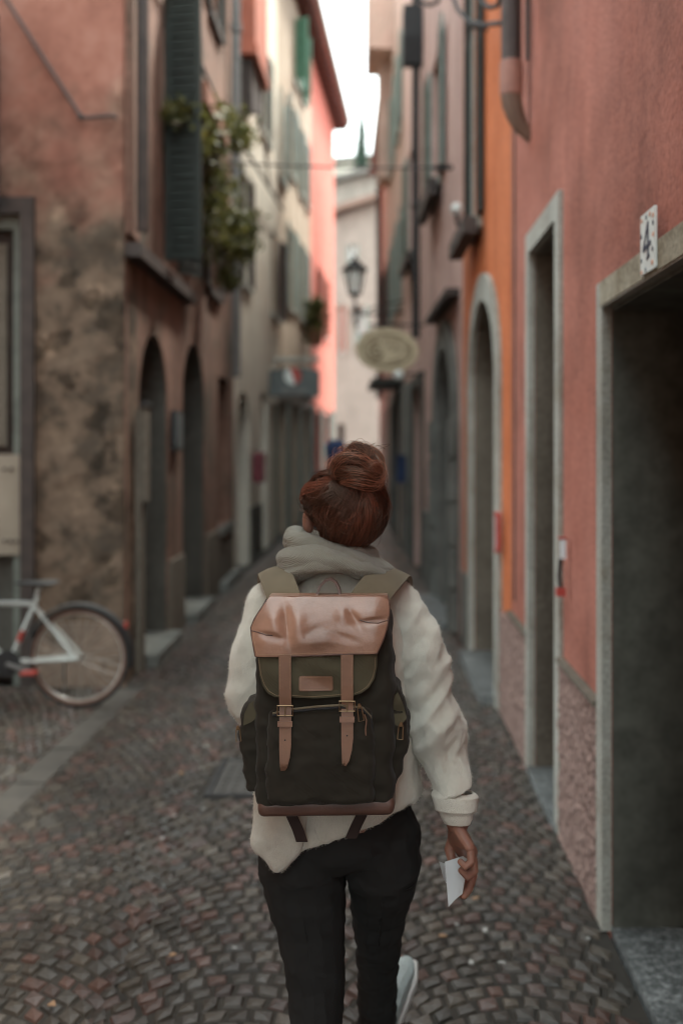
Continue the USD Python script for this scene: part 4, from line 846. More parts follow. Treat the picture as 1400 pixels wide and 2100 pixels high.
def in_lane(x, y): return x < rx(y) - 0.03 and not (mc[0] - 0.02 < x < mc[0] + 0.64 and mc[1] - 0.03 < y < mc[2] + 0.03)
for i, xc in enumerate((-1.32, -0.46, 0.40)):
    strip(xc, 0.43, 2.2, 9.5, 0.25, 0.072, in_lane)
    strip(xc, 0.43, 9.5, 26.0, 0.20, 0.105, lambda x, y: in_lane(x, y) and x > lx(y) + 0.02)
strip(1.26 - 0.43 / 2, 0.215, 2.2, 6.0, 0.05, 0.072, in_lane)
for xc in (-2.37, -3.23, -4.09): strip(xc, 0.43, 2.6, 7.3, 0.16, 0.074, lambda x, y: y < 7.28)
strip(-1.86, 0.11, 7.5, 26, 0.02, 0.105, lambda x, y: x > lx(y) + 0.03)
stones = [s for s in stones if s[0][:, 1].min() > 2.3]
def sett(quad, h):
    """12 corners: foot, shoulder and chamfered top, all a little uneven."""
    c = quad.mean(0); q = c + (quad - c) * (1 - 0.0085 / np.linalg.norm(quad - c, axis=1, keepdims=True)) + rng.normal(size=(4, 2)) * 0.0034
    top = c + (q - c) * 0.80; tz = h + rng.normal(size=(4, 1)) * 0.0011 + ((q - c) @ (rng.normal(size=2) * 0.035))[:, None]
    v = np.vstack([np.hstack([q, np.full((4, 1), -0.03)]), np.hstack([q, np.full((4, 1), h - 0.010)]), np.hstack([top, tz]), [[*c, tz.mean() + 0.003]]])
    f = []
    for r in (0, 4):
        for j in range(4):
            a, b = r + j, r + (j + 1) % 4; f += [[a, b, b + 4], [a, b + 4, a + 4]]
    for j in range(4): f.append([8 + j, 8 + (j + 1) % 4, 12])
    return v, np.array(f)
def seen_size(s):
    c = s[0].mean(0); x, y = VX + c[0] / c[1] * FOC, VY + EYE / c[1] * FOC
    inside = 0 < x < 1400 and y < 2100
    hidden = 515 < x < 850 and y < 1790 or (565 < x < 850 and y > 1790)
    return (1 / c[1] if inside and not hidden else 0)
order = sorted(range(len(stones)), key=lambda i: -seen_size(stones[i]))
V, Fs, C, nv = [], [], [], 0
for k, i in enumerate(order):
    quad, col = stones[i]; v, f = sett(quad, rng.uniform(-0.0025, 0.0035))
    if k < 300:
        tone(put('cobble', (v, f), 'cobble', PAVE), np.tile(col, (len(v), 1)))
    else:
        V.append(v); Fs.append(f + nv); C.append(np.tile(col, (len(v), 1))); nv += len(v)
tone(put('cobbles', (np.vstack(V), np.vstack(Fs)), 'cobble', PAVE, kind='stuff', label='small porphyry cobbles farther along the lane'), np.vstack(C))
y = 2.9
while y < 7.2:                                                  # stone gutter along the left
    l = rng.uniform(0.5, 0.75); g = put('gutter_slab', tm(rbox(-1.935, -1.765, y, min(y + l, 7.25) - 0.012, -0.04, 0.0 + rng.uniform(-0.003, 0.004), 0.006)), 'gutter_stone', PAVE); y += l
T = thing('drain_cover', 'dark square drain cover set in the cobbles behind the backpack', 'drain cover', (mc[0] + 0.3, 5.3, 0))
put('frame', [flat(sbox(mc[0], mc[1], mc[0] + 0.62, mc[2]).difference(sbox(mc[0] + 0.03, mc[1] + 0.03, mc[0] + 0.59, mc[2] - 0.03)), 0.008, 0.04)], 'iron', T)
put('lid', flat(sbox(mc[0] + 0.034, mc[1] + 0.034, mc[0] + 0.586, mc[2] - 0.034), 0.004, 0.03), 'asphalt', T)
put('stud', [bx(mc[0] + 0.06 + i * 0.06, mc[0] + 0.09 + i * 0.06, mc[1] + 0.06 + j * 0.06, mc[1] + 0.09 + j * 0.06, 0.003, 0.010) for i in range(9) for j in range(8)], 'asphalt', T, kind='stuff')

# litter
def scrap(px, py, s, m, label, cat='litter', group=None):
    Y = EYE * FOC / (py - VY); c = P(px, py, Y); c[2] = 0.012
    n = 7; a = np.sort(rng.uniform(0, 2 * np.pi, n)); m = 'dull_paper' if m == 'paper_white' else m; rr = s * rng.uniform(0.6, 1.2, n)
    pl = Polygon(np.stack([c[0] + rr * np.cos(a), c[1] + rr * np.sin(a)], 1)).buffer(0.002)
    mm = flat(pl, 0.014, 0.004); mm.vertices[:, 2] += 0.010 * meshkit.noise(mm.vertices * 60, 3)
    p = put('scrap' if m == 'dull_paper' else 'fallen_leaf', mm, m); data(stage.GetPrimAtPath(p), label=label, category=cat, group=group)
for k, (px, py) in enumerate(((358, 1680), (418, 1667), (332, 1728), (262, 1716), (125, 1668), (480, 1955), (994, 1919), (966, 1985), (1028, 1984), (1208, 1934), (398, 1540), (936, 1905))):
    scrap(px, py, 0.008 if k not in (6, 8, 9) else 0.011, 'paper_white', 'small white scrap of paper lying on the cobbles', group='white scraps on the cobbles')
for px, py in ((373, 1592), (355, 1968), (106, 2071), (908, 1930), (975, 1850)):
    scrap(px, py, 0.012, 'leaf_litter', 'small rust coloured dead leaf on the cobbles', 'leaf', 'dead leaves on the cobbles')
#WOMAN
# ------------------------------------------------------------------ the woman
def J(px, py, Y, *r):
    """A joint of the figure: where it stands, and its radii in metres."""
    return (P(px, py, Y), r[0] if len(r) == 1 else r)
WO = thing('person', 'woman with auburn hair bun, cream sweater and black trousers walking up the lane', 'person', (-0.12, 2.32, 0))
HC = P(704, 1042, 2.33)
head = fuse([chain((HC + [0, 0.0, 0.004], (0.072, 0.090, 0.084)), (HC + [0, 0.035, -0.055], (0.052, 0.058, 0.055))),
             chain((HC + [0, 0.085, -0.015], 0.014), (HC + [0, 0.112, -0.040], 0.013)),                       # nose
             chain((HC + [0, 0.070, -0.085], 0.030), (HC + [0, 0.074, -0.092], 0.026)),                       # chin
             blob(HC + [-0.080, 0.002, -0.030], (0.014, 0.020, 0.031)), blob(HC + [0.078, 0.002, -0.022], (0.012, 0.020, 0.031)),   # ears
             chain((HC + [0, -0.005, -0.06], 0.052), (P(692, 1165, 2.33), 0.056))])
WR = P(935, 1688, 2.225)
torso_in = chain(J(692, 1225, 2.34, 0.11, 0.05, 0.02), J(692, 1310, 2.33, 0.13, 0.08, 0.06), J(692, 1480, 2.32, 0.12, 0.085, 0.08), J(697, 1680, 2.32, 0.15, 0.105, 0.09))
arm_r = chain(J(814, 1250, 2.33, 0.032), J(842, 1328, 2.315, 0.030), J(880, 1450, 2.305, 0.029), J(912, 1560, 2.275, 0.026), (WR + [0, 0, 0.03], 0.024), (WR + [0.003, 0, -0.005], (0.024, 0.019, 0.02)))
arm_l = chain(J(558, 1250, 2.33, 0.032), J(530, 1320, 2.315, 0.030), J(518, 1432, 2.315, 0.028), J(532, 1465, 2.43, 0.026), J(556, 1475, 2.58, 0.022))
legs_in = fuse([chain(J(622, 1760, 2.31, 0.065), J(640, 1930, 2.31, 0.045), J(650, 2090, 2.28, 0.036), J(650, 2230, 2.22, 0.035), (np.array([-0.155, 2.17, 0.12]), 0.030), (np.array([-0.16, 2.17, 0.06]), 0.034), (np.array([-0.165, 2.32, 0.035]), 0.025)),
                chain(J(780, 1760, 2.34, 0.06), J(775, 1900, 2.45, 0.038), J(774, 1995, 2.58, 0.033), J(772, 2060, 2.69, 0.033), (P(775, 2112, 2.79), 0.030), (P(790, 2112, 2.80) + [0.02, 0.13, -0.02], 0.025))])
def finger(pts, r0, r1):
    n = len(pts); return chain(*[(np.array(p), r0 + (r1 - r0) * i / (n - 1)) for i, p in enumerate(pts)])
def H(px, py, Y): return P(px, py, Y)
hand = fuse([m3.Manifold.batch_hull([blob(WR + [0.0, 0.012, -0.008], 0.016), blob(WR + [0.004, -0.012, -0.008], 0.014), blob(H(950, 1752, 2.268), 0.013), blob(H(962, 1752, 2.238), 0.013), blob(H(968, 1748, 2.205), 0.012), blob(H(962, 1738, 2.185), 0.011), blob(H(930, 1722, 2.262), 0.014)]),
             finger([H(952, 1756, 2.268), H(962, 1796, 2.270), H(956, 1822, 2.258), H(948, 1838, 2.245)], 0.0100, 0.0075),
             finger([H(962, 1756, 2.240), H(970, 1797, 2.238), H(962, 1824, 2.228), H(952, 1838, 2.220)], 0.0102, 0.0076),
             finger([H(968, 1752, 2.208), H(972, 1786, 2.196), H(958, 1798, 2.188), H(946, 1786, 2.196)], 0.0098, 0.0075),
             finger([H(964, 1742, 2.186), H(966, 1768, 2.170), H(954, 1778, 2.168), H(944, 1768, 2.176)], 0.0088, 0.0068),
             finger([H(930, 1716, 2.262), H(921, 1742, 2.262), H(926, 1764, 2.250), H(936, 1780, 2.238)], 0.0125, 0.0085)])
body = fair(fuse([head, torso_in, arm_r, arm_l, legs_in]), 0.012, 8)
hand_m = hand.refine_to_length(0.004).to_mesh()
hm = trimesh.Trimesh(hand_m.vert_properties[:, :3], hand_m.tri_verts, process=True); trimesh.smoothing.filter_taubin(hm, lamb=0.5, nu=0.52, iterations=6)
try:
    b_ = m3.Manifold(m3.Mesh(np.asarray(body.vertices, np.float32), np.asarray(body.faces, np.uint32))); h_ = m3.Manifold(m3.Mesh(np.asarray(hm.vertices, np.float32), np.asarray(hm.faces, np.uint32)))
    body = tm(b_ + h_)
except Exception: body = trimesh.util.concatenate([body, hm])
put('body', body, 'skin', WO, smooth=True)
for sx in (-1, 1):
    put('eye', trimesh.creation.icosphere(2, 0.012).apply_translation(HC + [sx * 0.031, 0.083, 0.0]), 'eye_white', WO, smooth=True)
put('mouth', tm(blob(HC + [0, 0.092, -0.066], (0.022, 0.008, 0.006))), 'lip', WO, smooth=True)

# trousers
tr = fair(fuse([chain(J(696, 1650, 2.33, 0.165, 0.11, 0.06), J(697, 1715, 2.33, 0.186, 0.126, 0.075)),
    m3.Manifold.batch_hull([blob(*J(618, 1770, 2.32, 0.098, 0.108, 0.085)), blob(*J(640, 1690, 2.33, 0.12, 0.11, 0.06))]), m3.Manifold.batch_hull([blob(*J(785, 1765, 2.34, 0.088, 0.108, 0.09)), blob(*J(752, 1690, 2.33, 0.12, 0.11, 0.06))]),
    chain(J(619, 1785, 2.32, 0.100, 0.104, 0.05), J(637, 1900, 2.31, 0.0785, 0.082, 0.05), J(646, 2000, 2.29, 0.066), J(650, 2100, 2.27, 0.058), J(649, 2230, 2.22, 0.053), (np.array([-0.155, 2.17, 0.11]), 0.043)),
    chain(J(787, 1785, 2.34, 0.083, 0.102, 0.05), J(776, 1900, 2.45, 0.061, 0.065, 0.05), J(774, 1995, 2.58, 0.0505), J(772, 2060, 2.69, 0.0520), (P(772, 2108, 2.78), 0.050))]), 0.011, 10)
nz = meshkit.fbm(tr.vertices * [14, 14, 30], 3, 2); tr = push(tr, (nz - 0.5) * 0.017)
put('trousers', tr, 'black_cloth', WO, smooth=True)
# shoes
def shoe(heel, d, up):
    d = np.array(d, float); d /= np.linalg.norm(d); s = np.cross(d, [0, 0, 1.0]); u = np.cross(s, d)
    at = lambda a, b, c: heel + d * a + s * b + u * c
    up_ = fair(fuse([m3.Manifold.batch_hull([blob(at(0.035, 0, 0.035), 0.034), blob(at(0.04, 0, 0.085), 0.033)]), m3.Manifold.batch_hull([blob(at(0.04, 0, 0.05), 0.036), blob(at(0.12, 0.0, 0.05), 0.038), blob(at(0.20, 0.005, 0.032), 0.036), blob(at(0.235, 0.005, 0.028), 0.026)])]), 0.008, 6)
    sole = fair(m3.Manifold.batch_hull([blob(at(x, y, z), 0.010, 8) for x, hw in ((0.01, 0.025), (0.05, 0.032), (0.12, 0.033), (0.19, 0.043), (0.25, 0.028)) for y in (-hw, hw) for z in (0.010, 0.024)]), 0.01, 2)
    p = put('shoe', up_, 'canvas_shoe', WO, smooth=True); put('sole', sole, 'white_paint', p, smooth=40)
    put('lace', [tube([at(x, -0.022, 0.092 - (x - .08) * .35), at(x, 0, 0.100 - (x - .08) * .35), at(x, 0.022, 0.092 - (x - .08) * .35)], 0.0035, 5) for x in (0.09, 0.115, 0.14, 0.165)], 'white_paint', p)
plain('canvas_shoe', (0.36, 0.42, 0.42), 0.8, var=0.2, scale=30, bump=0.3, bscale=300)
shoe(np.array([-0.155, 2.13, 0.0]), (-0.05, 1, 0), 0)
shoe(P(786, 2140, 2.80), (0.30, 1, 0.42), 0)

# sweater
sw = fuse([chain(J(690, 1178, 2.33, 0.085, 0.055, 0.02), J(691, 1228, 2.33, 0.150, 0.085, 0.035), J(691, 1300, 2.31, 0.163, 0.112, 0.05), J(691, 1450, 2.31, 0.160, 0.118, 0.06), J(692, 1600, 2.32, 0.186, 0.132, 0.05), J(693, 1740, 2.33, 0.189, 0.138, 0.04)),
    chain(J(775, 1222, 2.33, 0.052), J(818, 1242, 2.32, 0.052), J(846, 1325, 2.31, 0.053), J(882, 1450, 2.30, 0.053), J(914, 1560, 2.27, 0.049), J(933, 1630, 2.235, 0.042)),
    chain(J(600, 1222, 2.33, 0.052), J(553, 1240, 2.32, 0.052), J(530, 1310, 2.31, 0.051), J(522, 1380, 2.31, 0.051), J(516, 1432, 2.31, 0.049), J(530, 1465, 2.43, 0.045), J(556, 1476, 2.56, 0.038))])
hemn = np.array([-0.36, 0.06, 1.0]); hemn /= np.linalg.norm(hemn)
hp = P(745, 1700, 2.20); sw = sw.trim_by_plane(hemn.tolist(), float(hemn @ hp))
lobe = m3.Manifold.batch_hull([blob(*J(552, 1660, 2.22, 0.030, 0.02, 0.03)), blob(*J(545, 1725, 2.205, 0.030, 0.020, 0.03)), blob(*J(566, 1768, 2.20, 0.020, 0.014, 0.020)), blob(*J(600, 1735, 2.195, 0.020, 0.012, 0.02)), blob(*J(610, 1670, 2.20, 0.02))])
swm = fair(sw + lobe, 0.009, 14)
v = swm.vertices; right_arm = np.clip((v[:, 0] - 0.02) / 0.05, 0, 1); low = np.clip((1.15 - v[:, 2]) / 0.15, 0, 1)
dirs = v @ np.array([0.75, 0.2, -0.6]); fold = 1 - 2 * np.abs(meshkit.fbm(np.stack([dirs * 13, (v @ np.array([0.6, 0, 0.8])) * 5, v[:, 1] * 5], 1), 2, 11) - 0.5) * 2
fold2 = meshkit.fbm(np.stack([v[:, 0] * 22, v[:, 1] * 14, v[:, 2] * 6], 1), 3, 4)
fold3 = 1 - 2 * np.abs(meshkit.fbm(np.stack([dirs * 27, (v @ np.array([0.6, 0, 0.8])) * 9, v[:, 1] * 8], 1), 2, 23) - 0.5) * 2
d = ((fold - 0.6) * 0.040 + (fold3 - 0.6) * 0.014) * (0.25 + 0.75 * right_arm) * np.clip((v[:, 2] - 0.98) / 0.08, 0.15, 1) + 0.003 + (fold2 - 0.5) * 0.018
ribs = np.sin((v[:, 0] * 0.94 + v[:, 2] * 0.30) * 330) * 0.0011 * right_arm * low
swm = push(swm, d + ribs * 0)
SW = put('sweater', swm, 'cream_knit', WO, smooth=True)
# rolled cuff
ca, cb = P(931, 1622, 2.24), P(937, 1690, 2.22); ax = (cb - ca) / np.linalg.norm(cb - ca); e1 = np.cross(ax, [0, 1, 0]); e1 /= np.linalg.norm(e1); e2 = np.cross(ax, e1)
th, tt = np.meshgrid(np.linspace(0, 2 * np.pi, 60), np.linspace(0, 1, 26), indexing='ij')
prof_t = np.array([0.0, .06, .14, .25, .45, .60, .66, .72, .85, 1.0]); prof_r = np.array([.040, .046, .0495, .048, .045, .043, .036, .0345, .032, .027])
rr = np.interp(tt, prof_t, prof_r) * (1 + 0.05 * np.sin(2 * th + 1) + 0.05 * (meshkit.fbm(np.stack([np.cos(th) * 2, np.sin(th) * 2, tt * 3], -1), 3, 3) - .5))
ll = tt * np.linalg.norm(cb - ca) + 0.010 * np.cos(th - 0.9) * (1 - 0.5 * tt)
cuff = ca + ax * ll[..., None] + e1 * (rr * np.cos(th))[..., None] + e2 * (rr * np.sin(th))[..., None] * 0.9
put('cuff', sheet(cuff, 0.004), 'cream_knit', WO, smooth=60)
# fuzz of the wool
fr = np.random.default_rng(12); pts, fi = trimesh.sample.sample_surface(swm, 34000, seed=5); nn = swm.vertex_normals[swm.faces[fi, 0]]
dr = nn + fr.normal(size=nn.shape) * 0.9; dr /= np.linalg.norm(dr, axis=1, keepdims=True); ln = fr.uniform(0.0025, 0.006, (len(pts), 1))
curves('fuzz', [np.array([p, p + n * l * 0.5, p + n * l * 0.5 + q_ * l * 0.5]) for p, n, q_, l in zip(pts, nn, dr, ln)], [np.array([0.00035, 0.0003, 0.0002])] * len(pts), 'cream_knit', SW)

# scarf
th, ph = np.meshgrid(np.linspace(0, 2 * np.pi, 121), np.linspace(0, 2 * np.pi, 61), indexing='ij')
SC = P(688, 1141, 2.325)
def roll(cz, Rx, Ry, rw, rh, tilt, twist, seed, dx=0.0, dip=0.0):
    ns = meshkit.fbm(np.stack([np.cos(th) * 2.2 + seed, np.sin(th) * 2.2, np.sin(ph + twist * th) * 0.9 + 2], -1), 3, seed) - 0.5
    fo = np.abs(np.sin(1.5 * ph + twist * th + 0.8 * np.sin(2 * th + seed))) ** 0.7
    k = 1 + 0.75 * ns + 0.15 * (fo - 0.6)
    x = Rx + np.cos(ph) * rw * k; y = Ry + np.cos(ph) * rw * k
    return grid(np.stack([SC[0] + dx + x * np.cos(th), SC[1] + y * np.sin(th), SC[2] + cz + np.sin(ph) * rh * k + tilt * np.cos(th) - dip * np.cos(th) ** 2], -1))
SCP = put('scarf', [roll(0.004, 0.104, 0.090, 0.033, 0.030, -0.014, 1.0, 3, 0.0, 0.034), roll(0.018, 0.080, 0.078, 0.030, 0.026, -0.020, -1.0, 6, -0.010), roll(-0.004, 0.120, 0.098, 0.028, 0.020, 0.002, 2.0, 8, 0.002, 0.050)], 'scarf_wool', WO, smooth=True)

# hair
hr = np.random.default_rng(21)
HE = P(706, 1043, 2.315); HR = np.array([0.0835, 0.102, 0.0815])
BUNB = P(732, 1000, 2.245)                                     # where the hair gathers
def sq(p):
    """The hair is drawn back from the left ear and the temple."""
    p = np.array(p, float); d = p - HE
    m = np.clip((-d[..., 0] - 0.03) / 0.045, 0, 1) * np.clip((0.012 - d[..., 2]) / 0.04, 0, 1); p[..., 0] += m * 0.021; p[..., 2] += m * 0.004
    return p
def on(p, k=1.0):
    d = (p - HE) / HR; return HE + d / np.linalg.norm(d, axis=-1, keepdims=True) * HR * k
cap = tm(blob(HE, HR * 0.985, 40)); 
cap.vertices = sq(cap.vertices); cv = cap.vertices; keep = ~((cv[:, 1] > HE[1] + 0.045) & (cv[:, 2] < HE[2] + 0.05)) & ~((cv[:, 0] < HE[0] - 0.055) & (cv[:, 2] < HE[2] - 0.005) & (cv[:, 1] > HE[1] - 0.065))
cap.update_faces(keep[cap.faces].all(1)); cap.remove_unreferenced_vertices()
HAIR = put('hair', cap, 'hair_under', WO, smooth=True)
locks, wd = [], []
roots = []
while len(roots) < 300:
    d = hr.normal(size=3); d /= np.linalg.norm(d); p = HE + d * HR
    if d[1] > 0.55 and d[2] < 0.55: continue                                        # the face stays free
    if d[0] < -0.52 and d[2] < 0.02 and d[1] > -0.72: continue                      # left ear and temple
    if d[2] < -0.93: continue
    if d[1] > 0.3 and hr.random() < 0.6: continue
    roots.append(p)
gb = on(BUNB)
for g in roots:
    ang = np.linalg.norm((g - HE) / HR - (gb - HE) / HR)
    lift = hr.uniform(0.0, 0.06); bend = hr.normal(size=3) * 0.022; lay = hr.uniform(-0.001, 0.0065); wv = hr.normal(size=3) * 0.0035; wf_ = hr.uniform(4, 9)
    dst = gb + hr.normal(size=3) * 0.010
    for k in range(28):
        rk = hr.normal(size=3); a = on(g + rk * 0.0085); b = dst + rk * 0.0030 + hr.normal(size=3) * 0.001
        t = np.linspace(0, 1, 12)[:, None]
        p = a * (1 - t) + b * t + np.sin(t * np.pi) * bend
        p = on(p, 1.0) + (p - HE) * 0
        d = (p - HE) / np.linalg.norm(p - HE, axis=1, keepdims=True)
        p = sq(p + d * (0.002 + lay * np.sin(np.clip(t * 1.2 + 0.1, 0, 1) * np.pi) + lift * 0.20 * np.sin(t * np.pi) + 0.010 * t ** 3 + hr.normal() * 0.0014) + wv * np.sin(t * wf_ + 1) * np.sin(t * np.pi))
        locks.append(p); wd.append(np.linspace(0.0010, 0.0009, 12))
for k in range(700):                                           # loose hairs that catch the light
    d = hr.normal(size=3); d /= np.linalg.norm(d)
    if d[1] > 0.4: continue
    a = HE + d * HR * 1.0; q_ = np.cross(d, hr.normal(size=3)); q_ /= np.linalg.norm(q_); l = hr.uniform(0.02, 0.065)
    t = np.linspace(0, 1, 8)[:, None]
    locks.append(sq(a + q_ * t * l + d * (0.004 + np.sin(t * 2.6) * hr.uniform(0.004, 0.016)))); wd.append(np.full(8, 0.00055))
def hair_tone(path, n_each, per, base, tones=(0.35, 0.6, 0.9, 1.3, 2.3)):
    t = []
    k = 0
    for n in n_each:
        if k % per == 0: lock = hr.choice(tones, p=[.25, .27, .25, .15, .08])
        t.append(np.tile(np.array(base) * lock * hr.uniform(0.7, 1.35), (n, 1))); k += 1
    tone(path, np.vstack(t))
hair_tone(curves('strands', locks, wd, 'hair', HAIR), [len(x) for x in locks], 28, (0.078, 0.0235, 0.0135))
BC = P(731, 962, 2.275); BR = np.array([0.049, 0.046, 0.043])
BUN = put('bun', tm(blob(BC, BR * 0.78, 24)), 'hair_under', HAIR, smooth=True)
bl, bw = [], []
for k in range(20):                                            # twisted locks wound round the bun
    ax = hr.normal(size=3) * [0.7, 0.7, 1.0] + [0, 0.2, 0.5]; ax /= np.linalg.norm(ax); e = np.cross(ax, hr.normal(size=3)); e /= np.linalg.norm(e); f_ = np.cross(ax, e)
    t0 = hr.uniform(0, 6.28); span_ = hr.uniform(1.6, 3.6); off = hr.uniform(-0.55, 0.6); rad = hr.uniform(0.95, 1.12); tw = hr.uniform(2, 5); lockr = hr.uniform(0.006, 0.0105); rad *= hr.uniform(0.82, 1.20)
    for j in range(64):
        rj = lockr * math.sqrt(hr.random()); aj = hr.uniform(0, 6.28)
        t = np.linspace(0, 1, 16); an = t0 + span_ * t
        c = math.sqrt(max(0.05, 1 - off * off))
        base = (np.cos(an)[:, None] * e + np.sin(an)[:, None] * f_) * c + ax * off
        out = base / np.linalg.norm(base, axis=1, keepdims=True)
        side = np.cross(out, np.gradient(base, axis=0)); side /= np.linalg.norm(side, axis=1, keepdims=True) + 1e-9
        prof = np.sin(np.clip(t * 1.1, 0, 1) * np.pi) ** 0.5 * 0.8 + 0.2
        p = BC + base * BR * rad + out * (rj * np.cos(aj + tw * t) * prof)[:, None] + side * (rj * 1.2 * np.sin(aj + tw * t) * prof)[:, None]
        bl.append(p); bw.append(np.full(16, 0.0008))
def loop_lock(pts, r, n=110):                                   # a thick lock of hair following a path
    from scipy.interpolate import CubicSpline
    c_ = CubicSpline(np.linspace(0, 1, len(pts)), np.array([P(*p) for p in pts]))(np.linspace(0, 1, 18))
    for j in range(n):
        o_ = hr.normal(size=3) * r * 0.55; tw = hr.normal(size=3) * r * 0.35; t = np.linspace(0, 1, 18)[:, None]
        bl.append(c_ + o_ * (0.55 + 0.45 * np.sin(t * np.pi)) + tw * np.sin(t * 5)); bw.append(np.full(18, 0.0007))
for pts, r in ((((690, 985, 2.235), (688, 955, 2.23), (712, 938, 2.22), (745, 945, 2.22), (760, 965, 2.225)), .012), (((700, 992, 2.22), (730, 985, 2.205), (762, 990, 2.215), (782, 978, 2.235), (772, 955, 2.25)), .012),
               (((712, 935, 2.25), (728, 914, 2.255), (750, 920, 2.25), (752, 942, 2.235)), .010), (((745, 962, 2.22), (768, 958, 2.225), (780, 972, 2.24), (778, 1000, 2.25)), .010), (((686, 975, 2.24), (705, 968, 2.215), (735, 970, 2.205), (765, 985, 2.215)), .011)):
    loop_lock(pts, r)
for k in range(20): loop_lock([(x + hr.normal() * 4, y + hr.normal() * 4, 2.25) for x, y in ((735, 935), (745 + hr.normal() * 20, 915 + hr.normal() * 5), (755 + hr.normal() * 20, 925))], 0.004, 1)
for k in range(240):
    d = hr.normal(size=3); d[2] = abs(d[2]); d /= np.linalg.norm(d); a = BC + d * BR; q_ = np.cross(d, hr.normal(size=3)); q_ /= np.linalg.norm(q_); l = hr.uniform(0.015, 0.04)
    t = np.linspace(0, 1, 8)[:, None]; bl.append(a + q_ * t * l + d * (np.sin(t * 2.4) * hr.uniform(0.006, 0.02))); bw.append(np.full(8, 0.0005))
hair_tone(curves('bun_strands', bl, bw, 'hair', HAIR), [len(x) for x in bl], 66, (0.22, 0.080, 0.046), (0.25, 0.55, 0.95, 1.35, 2.0))

# ------------------------------------------------------------------ the backpack
BO = P(662, 1455, 2.08); MM = 2.08 / FOC
BP = thing('backpack', 'olive canvas backpack with copper leather flap and two tan straps, worn by the woman', 'backpack', BO)
def B(u, v, w): return BO + np.stack([np.asarray(u, float) * MM, -np.asarray(w, float) * 0.001, np.asarray(v, float) * MM], -1)
def pu(px): return px - 662.0
def pv(py): return 1455.0 - py
def bhull(pts, r): return m3.Manifold.batch_hull([blob(B(*p), r, 14) for p in pts])
def wrinkle(t, k, amp, seed): return push(t, (meshkit.fbm(t.vertices * k, 3, seed) - 0.5) * amp)
mainb = bhull([(pu(x), pv(y), w) for x, y, w in ((552, 1262, -35), (775, 1262, -35), (552, 1262, -120), (775, 1262, -120), (545, 1420, -15), (783, 1420, -15), (545, 1420, -125), (783, 1420, -125),
               (548, 1640, -18), (785, 1635, -18), (548, 1640, -125), (785, 1635, -125), (660, 1500, -6))], 0.024)
put('main_bag', wrinkle(fair(mainb, 0.009, 8), np.array([16, 16, 26]), 0.020, 3), 'olive_canvas', BP, smooth=True)
fp = bhull([(pu(x), pv(y), w) for x, y, w in ((568, 1470, -8), (748, 1462, -8), (568, 1470, 6), (748, 1462, 6), (566, 1628, -6), (752, 1626, -6), (566, 1628, 10), (752, 1626, 10), (655, 1560, 14), (655, 1462, 8))], 0.018)
put('front_pocket', wrinkle(fair(fp, 0.007, 8), np.array([20, 20, 30]), 0.014, 5), 'olive_canvas', BP, smooth=True)
lp = bhull([(pu(x), pv(y), w) for x, y, w in ((513, 1462, -30), (540, 1450, -30), (513, 1462, -95), (540, 1450, -95), (503, 1490, -30), (503, 1520, -30), (503, 1520, -95), (512, 1618, -32), (545, 1622, -32), (512, 1618, -90))], 0.016)
put('side_pocket', wrinkle(fair(lp, 0.007, 8), np.array([26, 26, 40]), 0.018, 7), 'olive_canvas', BP, smooth=True)
rp = bhull([(pu(x), pv(y), w) for x, y, w in ((788, 1420, -35), (806, 1425, -35), (788, 1420, -100), (806, 1425, -100), (822, 1470, -35), (822, 1530, -35), (822, 1500, -100), (790, 1610, -38), (802, 1612, -38), (800, 1612, -95))], 0.016)
put('side_pocket', wrinkle(fair(rp, 0.007, 8), np.array([26, 26, 40]), 0.018, 8), 'olive_canvas', BP, smooth=True)
def plate(poly, th, wf, size=7.0, name=None, m=None, parent=BP, **kw):
    """A panel cut to a (u, v) outline in millimetres that follows the bag: wf(u, v) is how far its face stands out."""
    e = trimesh.creation.extrude_polygon(poly, th, engine='earcut')
    v, f = trimesh.remesh.subdivide_to_size(e.vertices, e.faces, size, max_iter=12)
    t = trimesh.Trimesh(v, f, process=True)
    w = wf(t.vertices[:, 0], t.vertices[:, 1]) - th + t.vertices[:, 2]
    out = trimesh.Trimesh(B(t.vertices[:, 0], t.vertices[:, 1], w), t.faces, process=False)
    trimesh.repair.fix_inversion(out) if out.volume < 0 else None
    return put(name, out, m, parent, smooth=kw.pop('smooth', 50), **kw)
def G(u, v, px, py, su, sv, ang=0):
    a, b = u - pu(px), v - pv(py); c, s_ = math.cos(math.radians(ang)), math.sin(math.radians(ang))
    return np.exp(-(((a * c + b * s_) / su) ** 2 + ((-a * s_ + b * c) / sv) ** 2))
def flap_w(u, v):
    t = np.clip((pv(1228) - v) / 110.0, -0.2, 1.4)
    base = -30 + 62 * np.sin(np.clip(t * 1.25, 0, 1) * np.pi / 2) ** 0.9
    edge = -16 * np.clip((np.abs(u + 5) - 105) / 38, 0, 1) ** 2
    fold = (-17 * G(u, v, 588, 1275, 9, 34, 12) + 10 * G(u, v, 612, 1270, 16, 34, 8) + 9 * G(u, v, 562, 1268, 14, 26, 20) - 12 * G(u, v, 560, 1300, 26, 6, -14)
            + 12 * G(u, v, 705, 1252, 16, 20, -30) - 15 * G(u, v, 722, 1262, 8, 24, 40) - 12 * G(u, v, 762, 1272, 34, 6, 6) + 9 * G(u, v, 760, 1250, 26, 12, 4) + 6 * G(u, v, 650, 1310, 40, 14, 10) - 5 * G(u, v, 655, 1285, 30, 8, 20) - 6 * G(u, v, 700, 1300, 30, 8, -15))
    return base + edge + 0.72 * fold * np.clip(t * 3, 0, 1)
